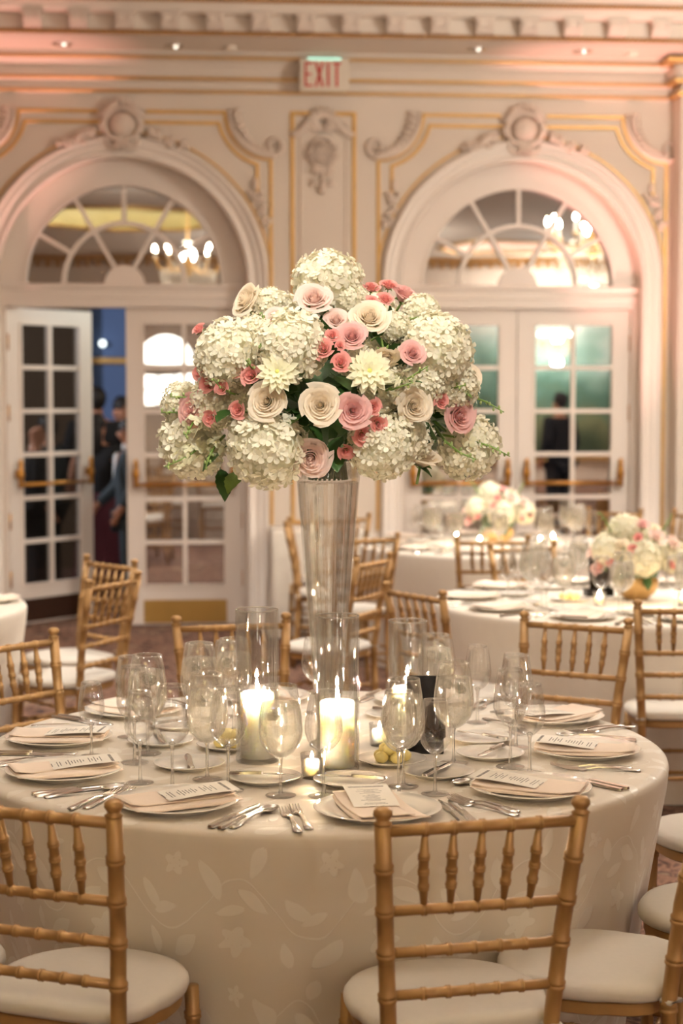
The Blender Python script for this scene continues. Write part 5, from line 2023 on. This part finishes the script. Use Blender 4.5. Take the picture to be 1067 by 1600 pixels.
WHERE_S = [{0: 'clustered above the larger dahlia', 1: 'clustered beside the crown hydrangea', 2: 'among the door-side pink roses', 3: 'between the two dahlia-side cream roses', 4: 'beside the open pink rose at the centre', 5: 'over the vase rim', 6: 'tucked by the outer cream roses'}[k] for k in (0, 0, 0, 1, 1, 1, 2, 2, 2, 2, 2, 3, 3, 4, 4, 4, 5, 0, 6, 6, 2, 1)]
ci = {'H': 0, 'RC': 0, 'RP': 0, 'RB': 0, 'S': 0, 'D': 0}
for k, x, y, z, r in BLOOMS:
    i = ci[k]
    ci[k] += 1
    if k == 'H':
        hydrangea(x, y, z, r, face(x, y, z, 0.2), 'white hydrangea head ' + WHERE_H[i], 'white hydrangeas in the tall vase', i, 0.92)
    elif k == 'D':
        dahlia(x, y, z, r, face(x, y, z, 1.0), 'cream pointed-petal dahlia ' + ('above the cream rose on the door side' if i == 0 else 'between the two pink roses, larger of the two'), i)
    elif k == 'S':
        spray_rose(x, y, z, r * 1.08, face(x, y, z, 0.7), 'small deep pink spray rose ' + WHERE_S[i], 'pink spray roses ' + WHERE_S[i], i)
    else:
        key = {'RC': 'rose_cream', 'RP': 'rose_pink', 'RB': 'rose_blush'}[k]
        d = face(x, y, z, 0.95)
        if k == 'RC' and i == 0:
            d = Vector((-0.75, -0.45, 0.45))
        if k == 'RC' and i == 6:
            d = Vector((0.15, -0.35, 0.9))
        if k == 'RC' and i == 7:
            d = Vector((0.1, -0.6, -0.7))
        if k == 'RP' and i == 3:
            d = Vector((0.4, -0.4, 0.75))
        lab = {'RC': 'cream rose ' + WHERE_R[min(i, 8)], 'RP': 'soft pink rose ' + WHERE_P[min(i, 5)], 'RB': 'pale blush rose ' + WHERE_B[min(i, 3)]}[k]
        rose(key, x, y, z, r, d, lab, {'RC': 'cream roses', 'RP': 'soft pink roses', 'RB': 'blush roses'}[k] + ' in the tall vase', i)
for i, (x, y, z, r) in enumerate([(0.457, 4.40, 1.724, 0.068), (0.556, 4.415, 1.741, 0.072), (0.024, 4.474, 1.680, 0.066), (0.390, 4.41, 1.794, 0.055), (0.638, 4.472, 1.725, 0.073), (0.527, 4.447, 1.598, 0.066), (-0.055, 4.58, 1.680, 0.062), (0.105, 4.426, 1.713, 0.059), (0.373, 4.499, 1.949, 0.052), (0.568, 4.55, 1.92, 0.052), (0.167, 4.541, 1.935, 0.052)]):
    hydrangea(x, y, z, r, face(x, y, z, 0.2), 'white hydrangea head tucked deep among the roses of the tall arrangement', 'hydrangeas tucked among the roses', i)
# the far side of the arrangement
for i, (x, y, z, r) in enumerate([(0.10, 4.80, 1.72, 0.10), (0.33, 4.88, 1.80, 0.10), (0.56, 4.80, 1.74, 0.10), (0.20, 4.78, 1.90, 0.09), (0.46, 4.78, 1.90, 0.09), (0.15, 4.76, 1.58, 0.09), (0.50, 4.78, 1.58, 0.09)]):
    hydrangea(x, y, z, r, face(x, y, z, 0.0), 'white hydrangea head on the wall-facing side of the tall arrangement', 'white hydrangeas facing the doors', i)

# foliage inside the dome
g = random.Random(11)
fo = MB()
for i in range(230):
    a, u = g.uniform(0, 2 * PI), g.uniform(-0.75, 0.9)
    rr = math.sqrt(1 - u * u) * g.uniform(0.62, 0.92)
    p = Vector((VX + 0.33 * rr * math.cos(a), VY + 0.27 * rr * math.sin(a), 1.71 + 0.20 * u))
    d = (p - Vector((VX, VY, 1.6))).normalized()
    m = Matrix.Translation(p) @ (d + Vector((g.uniform(-.6, .6), g.uniform(-.6, .6), g.uniform(-.6, .6)))).to_track_quat('Y', 'Z').to_matrix().to_4x4() @ Matrix.Rotation(g.uniform(0, 6), 4, 'Y')
    s = g.uniform(0.05, 0.09)
    fo.add([(-0.3 * s, 0.25 * s, 0.05 * s), (0, 0, 0), (0.3 * s, 0.25 * s, 0.05 * s), (-0.34 * s, 0.6 * s, 0.05 * s), (0, 0.5 * s, -0.04 * s), (0.34 * s, 0.6 * s, 0.05 * s), (0, s, -0.1 * s)], [(0, 1, 4, 3), (1, 2, 5, 4), (3, 4, 6), (4, 5, 6)], m)
for i in range(24):
    a = i * 0.2618
    fo.tube([(VX + 0.05 * math.cos(a), VY + 0.05 * math.sin(a), 1.48), (VX + 0.04 * math.cos(a), VY + 0.04 * math.sin(a), 1.56), (VX + 0.22 * math.cos(a), VY + 0.2 * math.sin(a), 1.72)], 0.004, 5)
fol = fo.obj('foliage', M['leaf'], None, True, label='dark green leaves and stems filling the heart of the tall arrangement', category='foliage', kind='stuff')
MB().lathe([(0, 1.53), (0.070, 1.53), (0.11, 1.58), (0.14, 1.66), (0.13, 1.74), (0.07, 1.80), (0, 1.81)], 20, None, (VX, VY, 0)).obj('foam', M['leaf'], fol, True)

LV = [
    (0.040, 4.580, 1.509),
    (0.239, 4.337, 1.713),
    (0.215, 4.347, 1.668),
    (0.327, 4.326, 1.751),
    (0.344, 4.342, 1.600),
    (0.322, 4.367, 1.571),
    (0.550, 4.429, 1.588),
    (0.634, 4.564, 1.527),
    (0.112, 4.379, 1.652),
    (0.385, 4.345, 1.796),
    (0.482, 4.342, 1.732),
    (0.230, 4.327, 1.644),
    (0.048, 4.483, 1.568),
    (0.439, 4.323, 1.716),
    (0.350, 4.318, 1.732),
    (0.257, 4.319, 1.732),
    (0.091, 4.564, 1.506),
    (0.531, 4.483, 1.533),
    (0.144, 4.374, 1.635),
    (0.635, 4.445, 1.733),
    (0.064, 4.403, 1.668),
]
for i, (x, y, z) in enumerate(LV):
    d = face(x, y, z, 0.5)
    down = i == 0
    q = (Vector((0.25, -0.35, -0.9)) if down else (d * 0.5 + Vector((g.uniform(-.8, .8), -0.2, g.uniform(-.7, .5))))).to_track_quat('Y', 'Z')
    s = 0.085 if down else g.uniform(0.06, 0.085)
    o = put('hydrangea_leaf', LEAFL if i in (6, 8, 11, 16, 19) else LEAFD, None, (x, y, z), tuple(q), (s,) * 3, category='leaf')
    if down:
        o['label'] = 'large toothed green leaf hanging below the lowest door-side hydrangea'
    else:
        o['label'] = 'green leaf tucked between blooms of the tall arrangement'
        o['group'] = 'leaves of the tall arrangement'


def stock_sprig(base, tip, label, group, seed=0, florets=10, green=0.35, sc=1.0):
    g = random.Random(seed)
    b, p = Vector(base), Vector(tip)
    t = thing('stock_sprig', label, 'sprig', tuple(b), group=group)
    v = p - b
    side = v.orthogonal().normalized() * v.length * 0.12
    pts = [Vector((0, 0, 0)), v * 0.35 + side * 0.6, v * 0.7 + side * 0.6, v]
    MB().tube(pts, [0.003 * sc, 0.0028 * sc, 0.002 * sc, 0.0012 * sc], 6).obj('stem', M['leaf_light'], t)
    fl, bd = MB(), MB()
    for i in range(florets):
        q = 0.35 + 0.62 * i / max(1, florets - 1)
        c = v * q + side * 0.5 * math.sin(q * PI)
        a = i * 2.4
        off = (v.orthogonal().normalized() * math.cos(a) + v.cross(v.orthogonal()).normalized() * math.sin(a))
        if q > 1 - green:
            bd.ball(c + off * 0.005 * sc, (0.0028 * sc, 0.0028 * sc, 0.0042 * sc), 6, 4)
            bd.tube([c, c + off * 0.006 * sc], 0.0014, 4)
        else:
            m = Matrix.Translation(c + off * 0.014 * sc) @ off.to_track_quat('Z', 'Y').to_matrix().to_4x4()
            s = 0.015 * sc * (1.2 - 0.5 * q)
            for k in range(5):
                pm_ = m @ Matrix.Rotation(k * 1.257 + g.random(), 4, 'Z')
                fl.add([(0, 0, 0), (s * 0.6, -s * 0.45, s * 0.1), (s * 0.7, 0, s * 0.2), (s * 0.6, s * 0.45, s * 0.1), (s * 1.1, -s * 0.25, s * 0.05), (s * 1.1, s * 0.25, s * 0.05)], [(0, 1, 2), (0, 2, 3), (1, 4, 2), (2, 5, 3), (2, 4, 5)], pm_)
    if fl.v:
        fl.obj('florets', M['stock'], t, kind='stuff')
    if bd.v:
        bd.obj('buds', M['bud'], t, kind='stuff')


SP = [((0.05, 4.55, 1.63), (-0.105, 4.46, 1.52), 14, 0.15), ((0.02, 4.55, 1.68), (-0.115, 4.52, 1.66), 10, 0.6), ((0.20, 4.45, 1.75), (0.10, 4.26, 1.79), 10, 0.5), ((0.20, 4.42, 1.78), (0.135, 4.25, 1.83), 9, 0.5), ((0.40, 4.45, 1.72), (0.505, 4.20, 1.735), 13, 0.1), ((0.42, 4.45, 1.70), (0.545, 4.22, 1.775), 12, 0.2), ((0.62, 4.55, 1.72), (0.775, 4.46, 1.66), 10, 0.6), ((0.62, 4.52, 1.60), (0.79, 4.45, 1.545), 12, 0.55), ((0.60, 4.5, 1.62), (0.69, 4.38, 1.54), 9, 0.7), ((0.58, 4.5, 1.72), (0.66, 4.38, 1.73), 10, 0.2), ((0.0, 4.5, 1.68), (-0.05, 4.38, 1.60), 12, 0.3), ((0.05, 4.5, 1.60), (0.0, 4.42, 1.52), 10, 0.5), ((0.05, 4.5, 1.72), (-0.09, 4.46, 1.70), 10, 0.3)]
for i, (b, p, n, gr) in enumerate(SP):
    stock_sprig(b, p, 'sprig of small white stock florets and green buds in the tall arrangement', 'stock sprigs in the tall vase', i, n, gr, 1.25)
for i, (b, p) in enumerate([((0.42, 4.45, 1.84), (0.585, 4.50, 1.915)), ((0.18, 4.5, 1.84), (0.145, 4.42, 1.915)), ((0.10, 4.40, 1.70), (0.02, 4.30, 1.745))]):
    stock_sprig(b, p, 'thin curving green stem with tiny buds in the tall arrangement', 'green stems in the tall vase', 20 + i, 6, 0.9, 1.0)

# ================================================================ LOW BOWLS OF FLOWERS
RM = {k: small_rose_mesh(M[k], 11, 4, 3, 5) for k in ('rose_cream', 'rose_pink', 'rose_blush')}


def low_bowl(c, where, seed):
    x0, y0 = c
    b = thing('flower_bowl', 'rounded gold bowl of flowers on ' + where, 'bowl', (x0, y0, ZT))
    MB().lathe([(0, 0), (0.05, 0), (0.055, 0.006), (0.085, 0.03), (0.103, 0.065), (0.10, 0.095), (0.088, 0.11), (0.084, 0.11), (0.094, 0.09), (0.09, 0.06), (0, 0.05)], 32).obj('bowl_body', M['bowl_gold'], b)
    MB().lathe([(0, 0.06), (0.085, 0.085), (0.11, 0.14), (0.10, 0.20), (0, 0.24)], 16).obj('moss', M['leaf'], b)
    g = random.Random(seed)
    zc = ZT + 0.17
    H = [(0.0, -0.11, 0.03, 0.088), (-0.15, -0.05, 0.06, 0.07), (0.16, -0.04, 0.03, 0.075), (-0.05, 0.02, 0.14, 0.085), (0.08, 0.10, 0.08, 0.08), (-0.10, 0.11, 0.06, 0.08)]
    for i, (dx, dy, dz, r) in enumerate(H):
        hydrangea(x0 + dx, y0 + dy, zc + dz, r, (dx * 4, dy * 4, dz * 4 + 0.2), 'white hydrangea head in the gold bowl on ' + where, 'white hydrangeas in the gold bowl on ' + where, i)
    Rr = [('rose_blush', 0.07, -0.10, 0.13, 0.05), ('rose_blush', 0.15, -0.08, 0.10, 0.045), ('rose_cream', 0.20, -0.02, 0.07, 0.045), ('rose_pink', 0.02, -0.03, 0.18, 0.04), ('rose_cream', -0.10, -0.10, 0.09, 0.045), ('rose_pink', -0.19, -0.06, -0.01, 0.045), ('rose_cream', 0.09, 0.02, 0.16, 0.045), ('rose_blush', -0.2, 0.02, 0.05, 0.045)]
    for i, (k, dx, dy, dz, r) in enumerate(Rr):
        t = thing('rose', {'rose_cream': 'cream', 'rose_pink': 'pink', 'rose_blush': 'blush'}[k] + ' rose in the gold bowl on ' + where, 'rose', (x0 + dx, y0 + dy, zc + dz), quat_to((dx * 3, dy * 3 - 0.3, dz * 2 + 0.3), i), k.split('_')[1] + ' roses in the gold bowl on ' + where, (r,) * 3)
        put('petals', RM[k], t)
        put('calyx', CALYX, t)
    for i, (dx, dy, dz) in enumerate([(-0.03, -0.15, 0.13), (-0.055, -0.15, 0.08), (0.13, -0.14, 0.0), (-0.15, -0.12, 0.01), (0.19, -0.1, 0.02)]):
        spray_rose(x0 + dx, y0 + dy, zc + dz, 0.024, (dx * 3, -0.5, 0.4), 'small pink spray rose in the gold bowl on ' + where, 'spray roses in the gold bowl on ' + where, i)
    stock_sprig((x0 - 0.1, y0, zc + 0.08), (x0 - 0.19, y0 - 0.05, zc + 0.24), 'green-white stock spike rising from the bowl on ' + where, 'stock spikes in the gold bowl on ' + where, 40, 10, 0.5, 1.5)
    stock_sprig((x0 + 0.08, y0, zc + 0.1), (x0 + 0.17, y0 + 0.02, zc + 0.22), 'green-white stock spike rising from the bowl on ' + where, 'stock spikes in the gold bowl on ' + where, 41, 10, 0.6, 1.3)
    for i, (dx, dy, dz, d) in enumerate([(0.02, -0.10, -0.05, (0.1, -0.5, -0.8)), (0.15, -0.1, 0.03, (0.9, -0.4, 0.1)), (-0.1, -0.1, -0.04, (-0.5, -0.5, -0.6))]):
        q = Vector(d).to_track_quat('Y', 'Z')
        put('hydrangea_leaf', LEAFD, None, (x0 + dx, y0 + dy, zc + dz), tuple(q), (0.07,) * 3, label='green leaf at the rim of the gold bowl on ' + where, category='leaf', group='leaves of the gold bowl on ' + where)


low_bowl((1.985, 7.83), TB, 3)
low_bowl((1.86, 10.89), TD, 9)


# ================================================================ PEOPLE
def skinned(verts, edges, rads, name, mat, levels=2):
    me = bpy.data.meshes.new(name)
    me.from_pydata(verts, edges, [])
    o = bpy.data.objects.new(name, me)
    col.objects.link(o)
    o.modifiers.new('skin', 'SKIN')
    o.modifiers['skin'].use_smooth_shade = True
    sv = me.skin_vertices[0].data
    for i, r in enumerate(rads):
        sv[i].radius = r if isinstance(r, tuple) else (r, r)
        sv[i].use_root = (i == 0)
    s = o.modifiers.new('sub', 'SUBSURF')
    s.levels = s.render_levels = levels
    bpy.context.view_layer.update()
    dg = bpy.context.evaluated_depsgraph_get()
    new = bpy.data.meshes.new_from_object(o.evaluated_get(dg))
    new.name = name
    bpy.data.objects.remove(o)
    new.materials.clear()
    new.materials.append(mat)
    new.polygons.foreach_set('use_smooth', [True] * len(new.polygons))
    return new


def person(label, loc, rotz, h, top, legs, hair='short', dress=False, arm=0.0, shirt=True, reach=None):
    t = thing('person', label, 'person', loc, rotz, scale=(h / 1.75,) * 3)
    el = {s: (s * 0.245, -0.03, 1.14) for s in (-1, 1)}
    wr = {s: (s * 0.225, 0.09, 0.93) for s in (-1, 1)}
    if reach:
        el[1], wr[1] = reach
    V = [(0, 0, 0.95), (0, 0.01, 1.14), (0, 0.01, 1.33), (0, -0.01, 1.46), (0, 0.0, 1.535), (0, 0.015, 1.60), (0, 0.015, 1.66), (0, 0.005, 1.71)]
    E_ = [(0, 1), (1, 2), (2, 3), (3, 4), (4, 5), (5, 6), (6, 7)]
    Rd = [(0.155, 0.11), (0.14, 0.10), (0.165, 0.115), (0.10, 0.08), 0.052, (0.066, 0.078), (0.076, 0.092), (0.055, 0.07)]
    V.append((0, 0.115, 1.615)); E_.append((5, 8)); Rd.append(0.012)
    for s in (-1, 1):
        V.append((s * 0.083, -0.005, 1.63)); E_.append((6, len(V) - 1)); Rd.append((0.01, 0.016))
    for s in (-1, 1):
        k = len(V)
        V += [(s * 0.185, 0, 1.41), el[s], wr[s]]
        w = Vector(wr[s])
        d = (w - Vector(el[s])).normalized()
        hd = w + d * 0.075
        V.append(tuple(hd))
        E_ += [(2, k), (k, k + 1), (k + 1, k + 2), (k + 2, k + 3)]
        Rd += [0.066, 0.047, 0.03, (0.038, 0.02)]
        side = d.cross(Vector((s, 0, 0.2))).normalized()
        for q, ln in ((-1.5, 0.065), (-0.5, 0.08), (0.5, 0.076), (1.5, 0.06)):
            V.append(tuple(hd + side * 0.018 * q + d * ln + Vector((-s * 0.02, 0, 0))))
            E_.append((k + 3, len(V) - 1)); Rd.append(0.0085)
        V.append(tuple(w + d * 0.06 + side * 0.055)); E_.append((k + 2, len(V) - 1)); Rd.append(0.010)
    for s in (-1, 1):
        k = len(V)
        V += [(s * 0.092, 0, 0.88), (s * 0.10, 0.015, 0.50), (s * 0.10, -0.02, 0.09), (s * 0.115, 0.13, 0.045)]
        E_ += [(0, k), (k, k + 1), (k + 1, k + 2), (k + 2, k + 3)]
        Rd += [0.088, 0.058, 0.042, (0.04, 0.035)]
    put('body', skinned(V, E_, Rd, 'body', M['skin']), t)
    # clothing
    JV = [(0, 0, 0.82), (0, 0, 0.97), (0, 0.01, 1.14), (0, 0.01, 1.34), (0, -0.01, 1.45)]
    JE = [(0, 1), (1, 2), (2, 3), (3, 4)]
    JR = [(0.19, 0.14), (0.185, 0.135), (0.165, 0.125), (0.19, 0.135), (0.105, 0.09)]
    for s in (-1, 1):
        k = len(JV)
        m = Vector(el[s]).lerp(Vector(wr[s]), 0.9 if not dress else 0.0)
        if dress:
            JV += [(s * 0.185, 0, 1.41), tuple(Vector((s * 0.185, 0, 1.41)).lerp(Vector(el[s]), 0.35))]
            JE += [(3, k), (k, k + 1)]
            JR += [0.078, 0.06]
        else:
            JV += [(s * 0.19, 0, 1.41), el[s], tuple(m)]
            JE += [(3, k), (k, k + 1), (k + 1, k + 2)]
            JR += [0.085, 0.066, 0.052]
    put('dress_top' if dress else 'jacket', skinned(JV, JE, JR, 'jacket', M[top]), t)
    if dress:
        MB().lathe([(0.165, 1.02), (0.19, 0.92), (0.20, 0.7), (0.22, 0.35), (0.27, 0.04), (0.25, 0.04), (0.2, 0.35), (0, 0.9)], 28, Matrix.Diagonal((1, 0.82, 1, 1))).obj('skirt', M[legs], t)
    else:
        TV_ = [(0, 0, 0.92)]
        TE, TR = [], [(0.165, 0.125)]
        for s in (-1, 1):
            k = len(TV_)
            TV_ += [(s * 0.095, 0, 0.84), (s * 0.10, 0.012, 0.50), (s * 0.10, -0.02, 0.075)]
            TE += [(0, k), (k, k + 1), (k + 1, k + 2)]
            TR += [0.105, 0.082, 0.072]
        put('trousers', skinned(TV_, TE, TR, 'trousers', M[legs]), t)
        for s in (-1, 1):
            MB().ball((s * 0.112, 0.06, 0.045), (0.05, 0.14, 0.045), 12, 8).obj('shoe', M['can'], t)
        if shirt:
            MB().lathe([(0.062, 1.475), (0.066, 1.50), (0.060, 1.525), (0.055, 1.50)], 16).obj('collar', M['shirt'], t)
            MB().add([(-0.06, 0.105, 1.45), (0.06, 0.105, 1.45), (0, 0.148, 1.2), (0, 0.138, 1.42)], [(0, 2, 3), (3, 2, 1)]).obj('shirt_front', M['shirt'], t)
    if hair != 'bald':
        hm = MB()
        hm.lathe([(0.088, -0.02), (0.098, 0.03), (0.09, 0.075), (0.06, 0.112), (0, 0.125)], 18, Matrix.Translation((0, -0.012, 1.635)) @ Matrix.Rotation(R(14), 4, 'X') @ Matrix.Diagonal((0.92, 1.12, 1, 1)))
        if hair == 'long':
            hm.ball((0, -0.07, 1.53), (0.095, 0.07, 0.20), 14, 9)
        else:
            hm.ball((0, -0.045, 1.635), (0.078, 0.07, 0.08), 14, 9)
        hm.obj('hair', M['hair'], t)
    for s in (-1, 1):
        MB().ball((s * 0.03, 0.098, 1.652), (0.011, 0.007, 0.007), 8, 5).obj('eye', M['can'], t)
    MB().ball((0, 0.094, 1.568), (0.022, 0.008, 0.006), 8, 5).obj('mouth', M['burgundy'], t)
    return t


person('person in a black suit seen from behind in the doorway', (-0.95, 15.2, 0), R(10), 1.78, 'suit_black', 'suit_black')
person('person in a dark suit facing the others beyond the doorway', (-0.76, 15.95, 0), R(150), 1.70, 'suit_black', 'suit_black')
person('person with long dark hair and burgundy skirt standing in the doorway', (-0.90, 14.45, 0), R(-25), 1.56, 'suit_black', 'burgundy', 'long', True, reach=((0.27, 0.06, 1.16), (0.14, 0.22, 1.28)))
person('person in a slate suit half hidden by the closed door', (-0.60, 13.70, 0), R(95), 1.53, 'suit_grey', 'suit_grey', reach=((0.26, 0.1, 1.12), (0.22, 0.30, 0.95)))
person('bald person in a black suit behind the open door panes', (-1.37, 14.15, 0), R(-75), 1.51, 'suit_black', 'suit_black', 'bald')
person('person in a slate jacket beside the bald person behind the open door', (-1.35, 14.85, 0), R(60), 1.54, 'suit_grey', 'suit_black')
person('person in a dark jacket standing beyond the tables, mirrored in the panes', (4.34, 4.8, 0), R(150), 1.74, 'suit_black', 'suit_black')
